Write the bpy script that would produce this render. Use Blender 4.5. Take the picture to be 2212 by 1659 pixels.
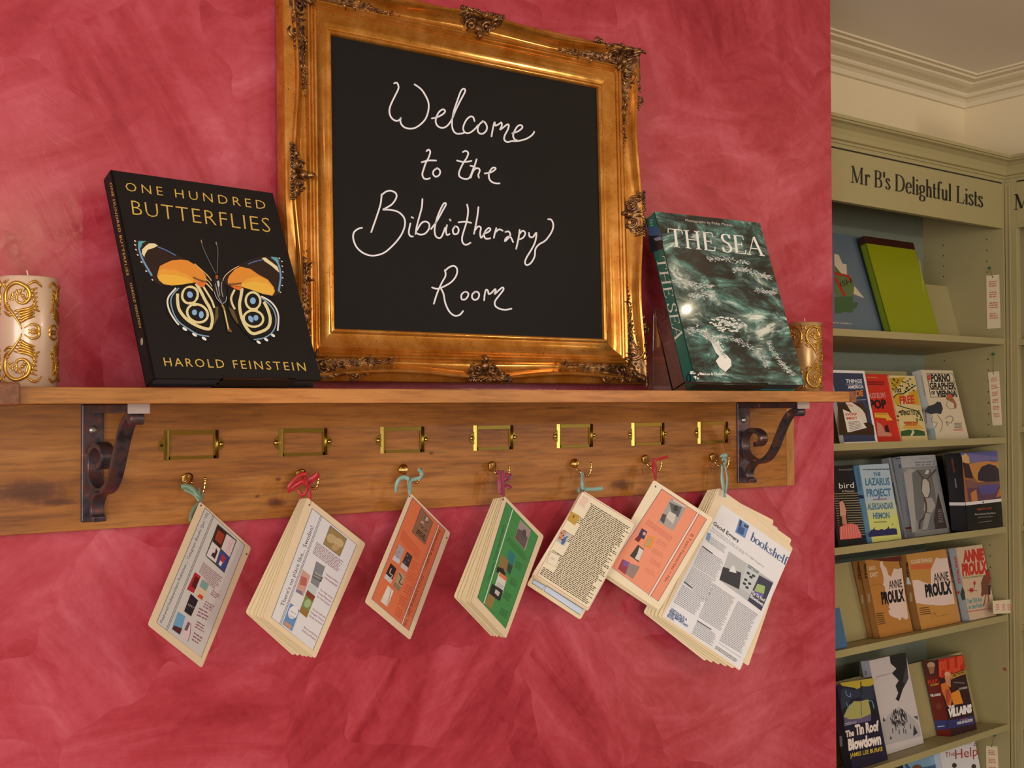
import bpy, bmesh, math, random
from mathutils import Vector, Matrix
from mathutils.geometry import tessellate_polygon
random.seed(7)
SC = bpy.context.scene
COL = SC.collection
for o in list(bpy.data.objects): bpy.data.objects.remove(o, do_unlink=True)

# ------------------------------------------------------------------ camera
F = 2370.0; CX, CY = 1106.0, 829.5
R0 = ((0.83123288, 0.00738822, 0.55587526), (-0.55591667, 0.01630629, 0.83107807), (-0.00292408, -0.99983975, 0.01766155))
XR, XD, XF = [Vector(c) for c in zip(*R0)]         # camera right, down, forward in world axes
CAM = Vector((0, -1.75, 1.5))
cd = bpy.data.cameras.new('camera'); cam = bpy.data.objects.new('camera', cd); COL.objects.link(cam)
m = Matrix((XR, -XD, -XF)).transposed().to_4x4(); m.translation = CAM
cam.matrix_world = m
cd.sensor_width = 36; cd.lens = F / 2212 * 36; cd.clip_start = .02
SC.camera = cam
# ------------------------------------------------------------------ light
SC.view_settings.view_transform = 'Standard'; SC.view_settings.look = 'None'
SC.view_settings.gamma = 1; SC.view_settings.use_curve_mapping = False
SC.view_settings.exposure = 0.0
w = bpy.data.worlds.new('world'); SC.world = w; w.use_nodes = True
w.node_tree.nodes['Background'].inputs[0].default_value = (.80, .86, 1, 1)
w.node_tree.nodes['Background'].inputs[1].default_value = .5
def area(name, loc, target, sx, sy, power, col):
    l = bpy.data.lights.new(name, 'AREA'); l.shape = 'RECTANGLE'; l.size = sx; l.size_y = sy; l.energy = power; l.color = col
    o = bpy.data.objects.new(name, l); COL.objects.link(o); o.location = loc
    o.rotation_euler = (Vector(target) - Vector(loc)).to_track_quat('-Z', 'Y').to_euler(); return o
def bulb(name, loc, power, col, r=.04):
    l = bpy.data.lights.new(name, 'POINT'); l.energy = power; l.color = col; l.shadow_soft_size = r
    o = bpy.data.objects.new(name, l); COL.objects.link(o); o.location = loc; return o
area('window_light', (-2.55, -1.75, 1.45), (.8, -.6, 1.40), 3.1, 1.7, 96, (.93, .96, 1))
area('rear_fill_light', (-1.0, -6.4, 1.35), (1.0, 0, 1.4), 2.6, 2.0, 175, (1, .97, .92))  # added soft fill from behind the camera, for frontal light on the hook board
bulb('ceiling_lamp_rear', (1.0, -4.4, 2.38), 9, (1, .80, .52), .035)
bulb('ceiling_lamp', (2.10, -.85, 2.38), .45, (1, .82, .55), .010)
bulb('bookcase_fill_light', (3.0, -2.9, 1.95), 40, (1, .94, .85), .05)  # added unseen lamp that brightens the bookcase and the ceiling above it

# ------------------------------------------------------------------ helpers
def ray(x, y): return XR * ((x - CX) / F) + XD * ((y - CY) / F) + XF
def on_plane(x, y, P, n):
    r = ray(x, y); return CAM + r * ((P - CAM).dot(n) / r.dot(n))
def on_wall(x, y, dep=0.): return on_plane(x, y, Vector((0, -dep, 0)), Vector((0, 1, 0)))
def lin(c): return tuple(((v / 255) / 12.92 if v / 255 <= .04045 else ((v / 255 + .055) / 1.055) ** 2.4) for v in c)
def tag(o, label=None, cat=None, group=None, kind=None):
    if label: o['label'] = label
    if cat: o['category'] = cat
    if group: o['group'] = group
    if kind: o['kind'] = kind
    return o
def empty(name, loc, label, cat, group=None):
    o = bpy.data.objects.new(name, None); COL.objects.link(o); o.location = loc; o.empty_display_size = .02
    return tag(o, label, cat, group)
def link(name, me, parent=None):
    o = bpy.data.objects.new(name, me); COL.objects.link(o)
    if parent:
        o.parent = parent; o.matrix_parent_inverse = wmat(parent).inverted()
    return o
def wmat(o):
    mt = Matrix.LocRotScale(o.location, o.rotation_euler, o.scale)
    return (wmat(o.parent) @ o.matrix_parent_inverse @ mt) if o.parent else mt
class MB:
    """collects verts / faces (world coordinates); builds ONE mesh object"""
    def __init__(s): s.v = []; s.f = []; s.c = []; s.sm = []
    def add(s, vs, fs, c=None, smooth=False):
        b = len(s.v); s.v += [tuple(v) for v in vs]
        for f in fs: s.f.append([b + i for i in f]); s.c.append(c); s.sm.append(smooth)
        return s
    def box(s, o, a, b, c, col=None):
        o, a, b, c = Vector(o), Vector(a), Vector(b), Vector(c)
        vs = [o, o + a, o + a + b, o + b, o + c, o + a + c, o + a + b + c, o + b + c]
        fl = a.cross(b).dot(c) < 0
        fs = [(0, 3, 2, 1), (4, 5, 6, 7), (0, 1, 5, 4), (1, 2, 6, 5), (2, 3, 7, 6), (3, 0, 4, 7)]
        return s.add(vs, [f[::-1] for f in fs] if fl else fs, col)
    def aabb(s, x0, x1, y0, y1, z0, z1): return s.box((x0, y0, z0), (x1 - x0, 0, 0), (0, y1 - y0, 0), (0, 0, z1 - z0))
    def tube(s, pts, rad, n=8, caps=True, flat=None, smooth=True):
        """tube through pts; rad number or list; flat=(vector, ratio) squashes along a vector"""
        pts = [Vector(p) for p in pts]; k = len(pts)
        rs = rad if isinstance(rad, (list, tuple)) else [rad] * k
        up = None; rings = []
        for i, p in enumerate(pts):
            d = (pts[min(i + 1, k - 1)] - pts[max(i - 1, 0)])
            d = d.normalized() if d.length > 1e-9 else Vector((0, 0, 1))
            if up is None: up = d.orthogonal().normalized()
            up = (up - d * up.dot(d)); up = up.normalized() if up.length > 1e-6 else d.orthogonal().normalized()
            sd = d.cross(up)
            ring = []
            for j in range(n):
                a = 2 * math.pi * j / n; q = (up * math.cos(a) + sd * math.sin(a)) * rs[i]
                if flat: q = q - flat[0] * q.dot(flat[0]) * (1 - flat[1])
                ring.append(p + q)
            rings += ring
        fs = [(i * n + j, i * n + (j + 1) % n, (i + 1) * n + (j + 1) % n, (i + 1) * n + j) for i in range(k - 1) for j in range(n)]
        if caps: fs += [tuple(range(n))[::-1], tuple(range((k - 1) * n, k * n))]
        return s.add(rings, fs, None, smooth)
    def strap(s, pts, side, wd, th):
        """flat strap: width along unit vector side, thickness th across the path"""
        pts = [Vector(p) for p in pts]; k = len(pts); vs = []; side = Vector(side)
        wd = wd if isinstance(wd, (list, tuple)) else [wd] * k
        for i, p in enumerate(pts):
            d = (pts[min(i + 1, k - 1)] - pts[max(i - 1, 0)]).normalized()
            nn = d.cross(side).normalized() * th / 2; sw = side * wd[i] / 2
            vs += [p - sw - nn, p + sw - nn, p + sw + nn, p - sw + nn]
        fs = [(i * 4 + j, i * 4 + (j + 1) % 4, i * 4 + 4 + (j + 1) % 4, i * 4 + 4 + j) for i in range(k - 1) for j in range(4)]
        fs += [(3, 2, 1, 0), tuple(range(4 * k - 4, 4 * k))]
        return s.add(vs, fs)
    def ball(s, c, r, n=10, sc=(1, 1, 1)):
        c = Vector(c); vs = [c + Vector((0, 0, r * sc[2]))]
        for i in range(1, n // 2):
            t = math.pi * i / (n // 2)
            for j in range(n):
                a = 2 * math.pi * j / n
                vs.append(c + Vector((r * sc[0] * math.sin(t) * math.cos(a), r * sc[1] * math.sin(t) * math.sin(a), r * sc[2] * math.cos(t))))
        vs.append(c - Vector((0, 0, r * sc[2]))); L = len(vs) - 1; q = n // 2 - 1
        fs = [(0, 1 + j, 1 + (j + 1) % n) for j in range(n)]
        fs += [(1 + i * n + j, 1 + (i + 1) * n + j, 1 + (i + 1) * n + (j + 1) % n, 1 + i * n + (j + 1) % n) for i in range(q - 1) for j in range(n)]
        fs += [(L, 1 + (q - 1) * n + (j + 1) % n, 1 + (q - 1) * n + j) for j in range(n)]
        return s.add(vs, fs, None, True)
    def prism(s, poly, d, col=None):
        """extrude planar polygon (list of Vector) by d"""
        k = len(poly); vs = [Vector(p) for p in poly] + [Vector(p) + Vector(d) for p in poly]
        t = tessellate_polygon([[Vector(p) for p in poly]])
        fs = [tuple(x) for x in t] + [tuple(i + k for i in x)[::-1] for x in t]
        fs += [(i, (i + 1) % k, (i + 1) % k + k, i + k) for i in range(k)]
        return s.add(vs, fs, col)
    def build(s, name, mat, parent=None, bevel=0, fix=True):
        me = bpy.data.meshes.new(name); me.from_pydata(s.v, [], s.f)
        if any(c is not None for c in s.c):
            at = me.color_attributes.new('Print', 'FLOAT_COLOR', 'CORNER'); i = 0
            for f, c in zip(s.f, s.c):
                cc = (*(c or (1, 1, 1)), 1)
                for _ in f: at.data[i].color = cc; i += 1
        for p, q in zip(me.polygons, s.sm): p.use_smooth = q
        me.materials.append(mat)
        if fix:
            bm = bmesh.new(); bm.from_mesh(me); bmesh.ops.recalc_face_normals(bm, faces=bm.faces); bm.to_mesh(me); bm.free()
        o = link(name, me, parent)
        if parent:  # move the part's origin to its own middle
            c = sum((Vector(v.co) for v in me.vertices), Vector()) / max(1, len(me.vertices))
            me.transform(Matrix.Translation(-c)); o.matrix_parent_inverse = wmat(parent).inverted(); o.location = c
        if bevel:
            b = o.modifiers.new('bevel', 'BEVEL'); b.width = bevel; b.segments = 2; b.limit_method = 'ANGLE'
        return o

# ------------------------------------------------------------------ materials
def mat(name, col, rough=.5, metal=0, **kw):
    mt = bpy.data.materials.new(name); mt.use_nodes = True; b = mt.node_tree.nodes['Principled BSDF']
    b.inputs['Base Color'].default_value = (*lin(col), 1); b.inputs['Roughness'].default_value = rough; b.inputs['Metallic'].default_value = metal
    for k, v in kw.items(): b.inputs[k.replace('_', ' ')].default_value = v
    return mt
def N(mt, typ, **kw):
    n = mt.node_tree.nodes.new(typ)
    for k, v in kw.items():
        if k in n.inputs: n.inputs[k].default_value = v
        else: setattr(n, k, v)
    return n
def L(mt, a, b): mt.node_tree.links.new(a, b)
def ramp(mt, fac, stops, interp='LINEAR'):
    r = N(mt, 'ShaderNodeValToRGB'); r.color_ramp.interpolation = interp; e = r.color_ramp.elements
    while len(e) < len(stops): e.new(.5)
    for x, (p, c) in zip(e, stops): x.position = p; x.color = (*lin(c), 1)
    L(mt, fac, r.inputs[0]); return r.outputs[0]
def coords(mt, scale=(1, 1, 1), rot=(0, 0, 0), loc=(0, 0, 0)):
    g = N(mt, 'ShaderNodeNewGeometry'); p = N(mt, 'ShaderNodeMapping')
    p.inputs['Scale'].default_value = scale; p.inputs['Rotation'].default_value = rot; p.inputs['Location'].default_value = loc
    L(mt, g.outputs['Position'], p.inputs[0]); return p.outputs[0]
def noise(mt, vec, scale, detail=4, rough=.55, dist=0):
    n = N(mt, 'ShaderNodeTexNoise', Scale=scale, Detail=detail, Roughness=rough, Distortion=dist)
    L(mt, vec, n.inputs['Vector']); return n.outputs[0]
def mixc(mt, fac, a, b, mode='MIX'):
    n = N(mt, 'ShaderNodeMix', data_type='RGBA', blend_type=mode)
    if isinstance(fac, float): n.inputs[0].default_value = fac
    else: L(mt, fac, n.inputs[0])
    for i, v in ((6, a), (7, b)):
        if isinstance(v, tuple): n.inputs[i].default_value = (*lin(v), 1)
        else: L(mt, v, n.inputs[i])
    return n.outputs[2]
def math_(mt, op, a, b=0.):
    n = N(mt, 'ShaderNodeMath', operation=op)
    for i, v in ((0, a), (1, b)):
        if isinstance(v, (int, float)): n.inputs[i].default_value = v
        else: L(mt, v, n.inputs[i])
    return n.outputs[0]
def bump(mt, h, strength, dist=.002):
    b = N(mt, 'ShaderNodeBump', Strength=strength, Distance=dist); L(mt, h, b.inputs['Height'])
    L(mt, b.outputs[0], mt.node_tree.nodes['Principled BSDF'].inputs['Normal'])
def setc(mt, c, sock='Base Color'): L(mt, c, mt.node_tree.nodes['Principled BSDF'].inputs[sock])

def plaster():
    mt = mat('polished_pink_plaster', (200, 70, 86), .42)
    v = coords(mt)
    def strokes(sc, seed, st):
        """trowel patches: each cell turns its own stretched noise"""
        wn = N(mt, 'ShaderNodeTexNoise', Scale=sc * .8, Detail=3.0); L(mt, v, wn.inputs['Vector'])
        wv = N(mt, 'ShaderNodeVectorMath', operation='MULTIPLY_ADD'); L(mt, wn.outputs[1], wv.inputs[0]); wv.inputs[1].default_value = (.5, .5, .5); L(mt, v, wv.inputs[2])
        fl = N(mt, 'ShaderNodeMapping'); fl.inputs['Scale'].default_value = (1, .001, 1); fl.inputs['Location'].default_value = (seed, 0, seed * 2); L(mt, wv.outputs[0], fl.inputs[0])
        vo = N(mt, 'ShaderNodeTexVoronoi', Scale=sc, feature='F1'); L(mt, fl.outputs[0], vo.inputs['Vector'])
        sp = N(mt, 'ShaderNodeSeparateColor'); L(mt, vo.outputs['Color'], sp.inputs[0])
        ang = math_(mt, 'MULTIPLY', sp.outputs[0], 2.6)
        ro = N(mt, 'ShaderNodeVectorRotate', rotation_type='Y_AXIS'); L(mt, v, ro.inputs['Vector']); L(mt, ang, ro.inputs['Angle'])
        mp = N(mt, 'ShaderNodeMapping'); mp.inputs['Scale'].default_value = st; L(mt, ro.outputs[0], mp.inputs[0])
        n = noise(mt, mp.outputs[0], 1.0, 6, .6, .8)
        return n, sp.outputs[1]
    n1, c1 = strokes(3.4, 1.7, (13, 13, 2.6)); n2, c2 = strokes(7, 5.2, (34, 34, 6))
    big = noise(mt, v, 1.9, 4, .55, .5)
    h = math_(mt, 'ADD', math_(mt, 'MULTIPLY', n1, .40), math_(mt, 'MULTIPLY', n2, .13))
    h = math_(mt, 'ADD', h, math_(mt, 'MULTIPLY', big, .42)); h = math_(mt, 'ADD', h, math_(mt, 'MULTIPLY', c1, .025)); h = math_(mt, 'ADD', h, math_(mt, 'MULTIPLY', c2, .02))
    fine = noise(mt, v, 55, 5, .65, .4)
    h = math_(mt, 'ADD', h, math_(mt, 'MULTIPLY', math_(mt, 'SUBTRACT', fine, .5), .10))
    c = ramp(mt, h, [(.37, PL[0]), (.47, PL[1]), (.55, PL[2]), (.66, PL[3])])
    setc(mt, c)
    setc(mt, ramp(mt, n1, [(.35, (96, 96, 96)), (.65, (132, 132, 132))]), 'Roughness')
    b_ = mt.node_tree.nodes['Principled BSDF']; b_.inputs['Specular IOR Level'].default_value = .4; b_.inputs['Coat Weight'].default_value = .13; b_.inputs['Coat Roughness'].default_value = .16
    bump(mt, math_(mt, 'ADD', math_(mt, 'MULTIPLY', n2, .6), n1), .3, .004)
    return mt
PL = [(148, 40, 52), (174, 60, 72), (188, 78, 92), (208, 108, 122)]
def oak(name, axis='x', dark=(150, 92, 36), mid=(186, 122, 58), light=(208, 150, 84), knots=(), gs=1.):
    mt = mat(name, mid, .42)
    s = {'x': (1.3, 12, 16), 'z': (14, 12, 1.3), 'y': (14, 1.3, 14)}[axis]
    v0 = coords(mt)
    v = coords(mt, tuple(q * gs for q in s))
    # warp around knots
    kf = None
    for (kx, kz, rx, rz) in knots:
        mp = coords(mt, (1 / rx, 0, 1 / rz), (0, 0, 0), (-kx / rx, 0, -kz / rz))
        ln = N(mt, 'ShaderNodeVectorMath', operation='LENGTH'); L(mt, mp, ln.inputs[0])
        wob = math_(mt, 'ADD', ln.outputs['Value'], math_(mt, 'MULTIPLY', math_(mt, 'SUBTRACT', noise(mt, v0, 60, 3), .5), 1.1))
        f = N(mt, 'ShaderNodeMapRange'); f.interpolation_type = 'SMOOTHSTEP'; L(mt, wob, f.inputs[0])
        f.inputs[1].default_value = 1.35; f.inputs[2].default_value = .2; f.inputs[3].default_value = 0; f.inputs[4].default_value = 1
        kf = f.outputs[0] if kf is None else math_(mt, 'MAXIMUM', kf, f.outputs[0])
    n1 = noise(mt, v, 1.6, 6, .62, .7)
    g2 = coords(mt, tuple(q * gs * 5 for q in s))
    n2 = noise(mt, g2, 2.2, 3, .6, .2)
    n0 = noise(mt, v0, 3.1, 3, .5, .3)
    h = math_(mt, 'ADD', math_(mt, 'MULTIPLY', n1, .62), math_(mt, 'MULTIPLY', n0, .38))
    if kf is not None: h = math_(mt, 'SUBTRACT', h, math_(mt, 'MULTIPLY', kf, .05))
    c = ramp(mt, h, [(.34, dark), (.5, mid), (.66, light)])
    c = mixc(mt, .6, c, ramp(mt, n2, [(.36, (104, 98, 92)), (.55, (158, 156, 152))]), 'OVERLAY')
    if kf is not None: c = mixc(mt, math_(mt, 'MULTIPLY', kf, .85), c, (84, 42, 22))
    setc(mt, c); bump(mt, n2, .12, .0008)
    return mt
M = {}
M['plaster'] = plaster()
M['oak_board'] = oak('oak_board', 'x', (142, 82, 26), (180, 114, 46), (206, 146, 78),
    knots=[(on_wall(65, 1062, .02).x, on_wall(65, 1062, .02).z, .05, .018), (on_wall(120, 1085, .02).x, on_wall(120, 1085, .02).z, .035, .006),
           (on_wall(597, 1085, .02).x, on_wall(597, 1085, .02).z, .018, .008), (on_wall(1343, 1048, .02).x, on_wall(1343, 1048, .02).z, .035, .012),
           (on_wall(600, 1035, .02).x, on_wall(600, 1035, .02).z, .006, .004), (on_wall(556, 1072, .02).x, on_wall(556, 1072, .02).z, .005, .003),
           (on_wall(932, 979, .02).x, on_wall(932, 979, .02).z, .005, .003), (on_wall(1205, 881, .02).x, on_wall(1205, 881, .02).z + .0, .03, .002)])
M['oak_shelf'] = oak('oak_shelf', 'x', (168, 108, 46), (196, 134, 66), (214, 156, 88))
M['oak_end'] = oak('oak_end_grain', 'y', (120, 70, 42), (150, 92, 58), (168, 110, 74))
M['oak_pale'] = oak('oak_pale_lipping', 'z', (176, 122, 62), (196, 144, 82), (212, 164, 100))
def gold():
    mt = mat('antique_gilt', (200, 140, 60), .38, .66)
    v = coords(mt); n = noise(mt, v, 26, 5, .6); f = noise(mt, v, 420, 2, .5)
    c = ramp(mt, n, [(.3, (176, 110, 34)), (.5, (196, 134, 54)), (.7, (214, 158, 84))])
    c = mixc(mt, math_(mt, 'GREATER_THAN', f, .68), c, (96, 48, 12))
    setc(mt, c); setc(mt, ramp(mt, n, [(.3, (92, 92, 92)), (.7, (122, 122, 122))]), 'Roughness'); return mt
M['gold'] = gold()
def orn():
    mt = mat('ornament_bronze', (126, 92, 58), .34, .8)
    ao = N(mt, 'ShaderNodeAmbientOcclusion'); ao.inputs['Distance'].default_value = .006; ao.samples = 4
    n = noise(mt, coords(mt), 90, 3)
    c = ramp(mt, n, [(.35, (112, 80, 58)), (.65, (166, 124, 74))]); setc(mt, c); return mt
def orn():
    mt = mat('ornament_bronze', (126, 92, 58), .34, .8)
    n = noise(mt, coords(mt), 110, 3)
    setc(mt, ramp(mt, n, [(.36, (84, 58, 46)), (.5, (124, 88, 56)), (.66, (176, 134, 80))])); return mt
M['orn'] = orn()
M['slate'] = mat('blackboard', (15, 13, 13), .6, 0, Specular_IOR_Level=.25)
bump(M['slate'], noise(M['slate'], coords(M['slate']), 900, 2), .12, .0005)
M['chalk'] = mat('white_chalk_ink', (232, 232, 238), .7)
M['brass'] = mat('brass', (150, 126, 58), .24, 1)
M['brass2'] = mat('polished_brass', (214, 178, 104), .14, 1)
def iron():
    mt = mat('wrought_iron', (62, 52, 56), .38, .55)
    n = noise(mt, coords(mt), 45, 5, .65)
    setc(mt, ramp(mt, n, [(.35, (56, 50, 56)), (.5, (86, 76, 82)), (.62, (112, 68, 56)), (.72, (146, 140, 144))])); bump(mt, n, .4, .002); return mt
M['iron'] = iron()
M['steel'] = mat('zinc_screw', (190, 188, 182), .3, .9)
M['arm_end_lit'] = mat('iron_arm_end_lit', (176, 158, 150), .6)  # light on the arm's front face, put into its pale pinkish colour
def print_mat(name, rough, spec=.5, coat=0):
    mt = mat(name, (255, 255, 255), rough); a = N(mt, 'ShaderNodeAttribute', attribute_name='Print'); setc(mt, a.outputs['Color'])
    mt.node_tree.nodes['Principled BSDF'].inputs['Specular IOR Level'].default_value = spec
    mt.node_tree.nodes['Principled BSDF'].inputs['Coat Weight'].default_value = coat
    mt.node_tree.nodes['Principled BSDF'].inputs['Coat Roughness'].default_value = .08
    return mt
M['print'] = print_mat('printed_ink', .35)
M['printm'] = print_mat('printed_ink_matte', .6, .3)
M['lam'] = print_mat('laminated_card', .3, .5, .25)
M['paper'] = mat('book_pages', (222, 212, 190), .8); M['dark_pages'] = mat('art_book_pages', (74, 68, 74), .6)
M['cream'] = mat('cream_wall_paint', (226, 208, 172), .8)
bump(M['cream'], noise(M['cream'], coords(M['cream']), 60, 3), .05, .002)
M['ceil'] = mat('ceiling_paint', (240, 230, 212), .9)
M['crown'] = mat('plaster_moulding', (220, 204, 172), .7)
M['sage'] = mat('sage_green_paint', (158, 146, 102), .5)
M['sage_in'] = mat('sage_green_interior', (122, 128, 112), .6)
M['sign'] = mat('sign_lettering_black', (24, 22, 18), .5)
M['hole'] = mat('dark_peg_hole', (38, 36, 28), .9)
M['floor'] = oak('floor_boards', 'y', (110, 74, 40), (140, 96, 54), (160, 116, 70))
def glass(name, tint=(235, 240, 240)):
    mt = mat(name, tint, .03); b = mt.node_tree.nodes['Principled BSDF']
    b.inputs['Transmission Weight'].default_value = 1; b.inputs['IOR'].default_value = 1.3; return mt
M['acrylic'] = glass('clear_acrylic')
def ribbonmat(n, c): return mat(n, c, .35, 0, Sheen_Weight=.3)
M['rib_sage'] = ribbonmat('sage_ribbon', (112, 138, 112)); M['rib_red'] = ribbonmat('red_ribbon', (178, 20, 26))
M['rib_aqua'] = ribbonmat('aqua_ribbon', (136, 172, 160)); M['rib_mag'] = ribbonmat('magenta_ribbon', (150, 28, 72))
M['wax_gold'] = mat('gilded_wax', (186, 148, 96), .3, .35); M['wax'] = mat('pearl_wax', (206, 178, 152), .32, .15, Coat_Weight=.3)
M['goldwax'] = mat('gold_relief', (198, 150, 66), .26, .75)
M['wick'] = mat('cotton_wick', (225, 215, 200), .8)

# ------------------------------------------------------------------ lettering
_cache = {}
def glyphs(s, spacing=1.0, bold=0.):
    """tessellated outline text from Blender's built-in font: verts (x,y) cap height ~ 1, faces, width"""
    key = (s, spacing, bold)
    if key in _cache: return _cache[key]
    cu = bpy.data.curves.new('t', 'FONT'); cu.body = s; cu.resolution_u = 2; cu.space_character = spacing; cu.offset = bold
    ob = bpy.data.objects.new('t', cu); COL.objects.link(ob)
    dg = bpy.context.evaluated_depsgraph_get(); me = bpy.data.meshes.new_from_object(ob.evaluated_get(dg))
    vs = [(v.co.x / .73, v.co.y / .73) for v in me.vertices]; fs = [tuple(p.vertices) for p in me.polygons]
    bpy.data.objects.remove(ob); bpy.data.curves.remove(cu); bpy.data.meshes.remove(me)
    x0 = min(v[0] for v in vs); x1 = max(v[0] for v in vs)
    r = ([(x - x0, y) for x, y in vs], fs, x1 - x0); _cache[key] = r; return r
# a small serif face: strokes of thick/thin ribbon plus serif bars. 'l' line, 'a' elliptical arc (deg), 's' serif(x, y, half)
SER = {
 'T': (.84, [('l', .42, 0, .42, 1, 1), ('l', .04, .97, .80, .97, 0), ('l', .05, .97, .03, .74, 0), ('l', .79, .97, .81, .74, 0), ('s', .42, .02, .16)]),
 'H': (.98, [('l', .2, 0, .2, 1, 1), ('l', .78, 0, .78, 1, 1), ('l', .2, .5, .78, .5, 0)] + [('s', x, y, .15) for x in (.2, .78) for y in (.02, .98)]),
 'E': (.76, [('l', .2, 0, .2, 1, 1), ('l', .1, .98, .62, .98, 0), ('l', .2, .51, .52, .51, 0), ('l', .1, .02, .68, .02, 0), ('l', .62, .98, .64, .78, 0), ('l', .52, .62, .52, .4, 0), ('l', .67, .02, .71, .24, 0)]),
 'S': (.62, [('p', [(.5, .8), (.47, .93), (.32, .99), (.15, .93), (.1, .76), (.2, .6), (.4, .47), (.52, .3), (.48, .1), (.3, .01), (.14, .07), (.07, .25)]), ('l', .52, .98, .51, .74, 0), ('l', .07, .02, .07, .27, 0)]),
 'A': (.94, [('l', .1, 0, .46, 1, 0), ('l', .46, 1, .82, 0, 1), ('l', .22, .36, .68, .36, 0), ('s', .1, .02, .12), ('s', .82, .02, .15)]),
 'M': (1.12, [('l', .18, 0, .2, 1, 0), ('l', .2, 1, .54, .04, 1), ('l', .54, .04, .9, 1, 0), ('l', .9, 0, .9, 1, 1), ('s', .16, .02, .13), ('s', .16, .98, .1), ('s', .94, .98, .1), ('s', .9, .02, .15)]),
 'B': (.76, [('l', .2, 0, .2, 1, 1), ('p', [(.08, .98), (.36, .98), (.53, .93), (.57, .76), (.5, .58), (.32, .53), (.2, .53)]), ('p', [(.3, .53), (.54, .49), (.65, .3), (.6, .1), (.4, .02), (.08, .02)])]),
 'D': (.92, [('l', .2, 0, .2, 1, 1), ('p', [(.08, .98), (.4, .98), (.68, .84), (.79, .5), (.68, .16), (.4, .02), (.08, .02)])]),
 'L': (.74, [('l', .2, 0, .2, 1, 1), ('s', .2, .98, .14), ('l', .08, .02, .66, .02, 0), ('l', .65, .02, .7, .26, 0)]),
 'r': (.44, [('l', .15, 0, .15, .62, 1), ('s', .15, .02, .12), ('l', .04, .6, .15, .62, 0), ('p', [(.15, .42), (.22, .58), (.32, .64), (.4, .6), (.39, .52)])]),
 's': (.42, [('p', [(.33, .5), (.27, .62), (.15, .62), (.08, .5), (.16, .39), (.28, .28), (.35, .15), (.26, .02), (.12, .02), (.05, .15)])]),
 "'": (.2, [('l', .09, .66, .11, 1, 1)]), ' ': (.3, []),
 'e': (.5, [('p', [(.08, .37), (.43, .37), (.4, .55), (.27, .64), (.12, .54), (.06, .32), (.13, .08), (.28, .0), (.44, .12)])]),
 'l': (.3, [('l', .15, 0, .15, 1.04, 1), ('s', .15, .02, .12), ('l', .05, 1.01, .15, 1.04, 0)]),
 'i': (.3, [('l', .15, 0, .15, .62, 1), ('s', .15, .02, .12), ('l', .05, .6, .15, .62, 0), ('l', .14, .82, .14, .93, 1)]),
 'g': (.5, [('p', [(.24, .63), (.1, .55), (.07, .4), (.13, .26), (.24, .21), (.36, .27), (.4, .42), (.35, .57), (.24, .63)]), ('p', [(.16, .22), (.08, .12), (.14, .04), (.34, .0), (.44, -.1), (.38, -.26), (.2, -.3), (.06, -.22), (.08, -.08), (.18, -.01)]), ('l', .38, .57, .48, .62, 0)]),
 'h': (.56, [('l', .15, 0, .15, 1.04, 1), ('l', .43, 0, .43, .45, 1), ('s', .15, .02, .11), ('s', .43, .02, .11), ('l', .05, 1.01, .15, 1.04, 0), ('p', [(.15, .48), (.26, .61), (.37, .61), (.43, .45)])]),
 't': (.36, [('p', [(.16, .86), (.16, .14), (.22, .02), (.34, .06)]), ('l', .04, .6, .32, .6, 0)]),
 'f': (.36, [('p', [(.15, 0), (.15, .8), (.2, .98), (.32, 1.04), (.4, .96)]), ('s', .15, .02, .13), ('l', .04, .6, .32, .6, 0)]),
 'u': (.56, [('p', [(.13, .62), (.13, .16), (.2, .02), (.3, .02), (.41, .16)]), ('l', .42, 0, .42, .62, 1), ('l', .03, .61, .13, .62, 0), ('l', .33, .61, .42, .62, 0), ('l', .42, .02, .51, .02, 0)]),
 'b': (.52, [('l', .12, 0, .12, 1.04, 1), ('p', [(.12, .48), (.24, .62), (.38, .56), (.45, .32), (.38, .08), (.24, 0), (.12, .1)]), ('l', .02, 1.01, .12, 1.04, 0)]),
 'o': (.52, [('p', [(.26, .64), (.12, .54), (.06, .32), (.12, .08), (.26, 0), (.4, .08), (.46, .32), (.4, .54), (.26, .64)])]),
 'k': (.54, [('l', .14, 0, .14, 1.04, 1), ('s', .14, .02, .11), ('l', .16, .3, .42, .62, 0), ('l', .24, .38, .47, 0, 1), ('s', .46, .02, .09), ('s', .4, .62, .1), ('l', .04, 1.01, .14, 1.04, 0)]),
 'p': (.54, [('l', .13, -.28, .13, .62, 1), ('s', .13, -.27, .12), ('p', [(.13, .48), (.25, .62), (.39, .56), (.46, .32), (.39, .08), (.25, 0), (.13, .1)]), ('l', .03, .6, .13, .62, 0)]),
}
def smooth(pts, k=4, closed=False):
    n = len(pts); out = []
    for i in range(n - 1):
        p0, p1, p2, p3 = pts[max(i - 1, 0)], pts[i], pts[i + 1], pts[min(i + 2, n - 1)]
        for j in range(k):
            t = j / k
            out.append(tuple(.5 * (2 * b + (c - a) * t + (2 * a - 5 * b + 4 * c - d) * t * t + (3 * b - a - 3 * c + d) * t ** 3) for a, b, c, d in zip(p0, p1, p2, p3)))
    out.append(tuple(pts[-1])); return out
def ribbon2(pts, wf):
    vs = []; n = len(pts)
    for i in range(n):
        a, b = pts[max(i - 1, 0)], pts[min(i + 1, n - 1)]
        dx, dy = b[0] - a[0], b[1] - a[1]; l = math.hypot(dx, dy) or 1; dx /= l; dy /= l
        wd = wf(dx, dy) / 2; vs += [(pts[i][0] - dy * wd, pts[i][1] + dx * wd), (pts[i][0] + dy * wd, pts[i][1] - dx * wd)]
    return vs, [(2 * i, 2 * i + 1, 2 * i + 3, 2 * i + 2) for i in range(n - 1)]
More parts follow.
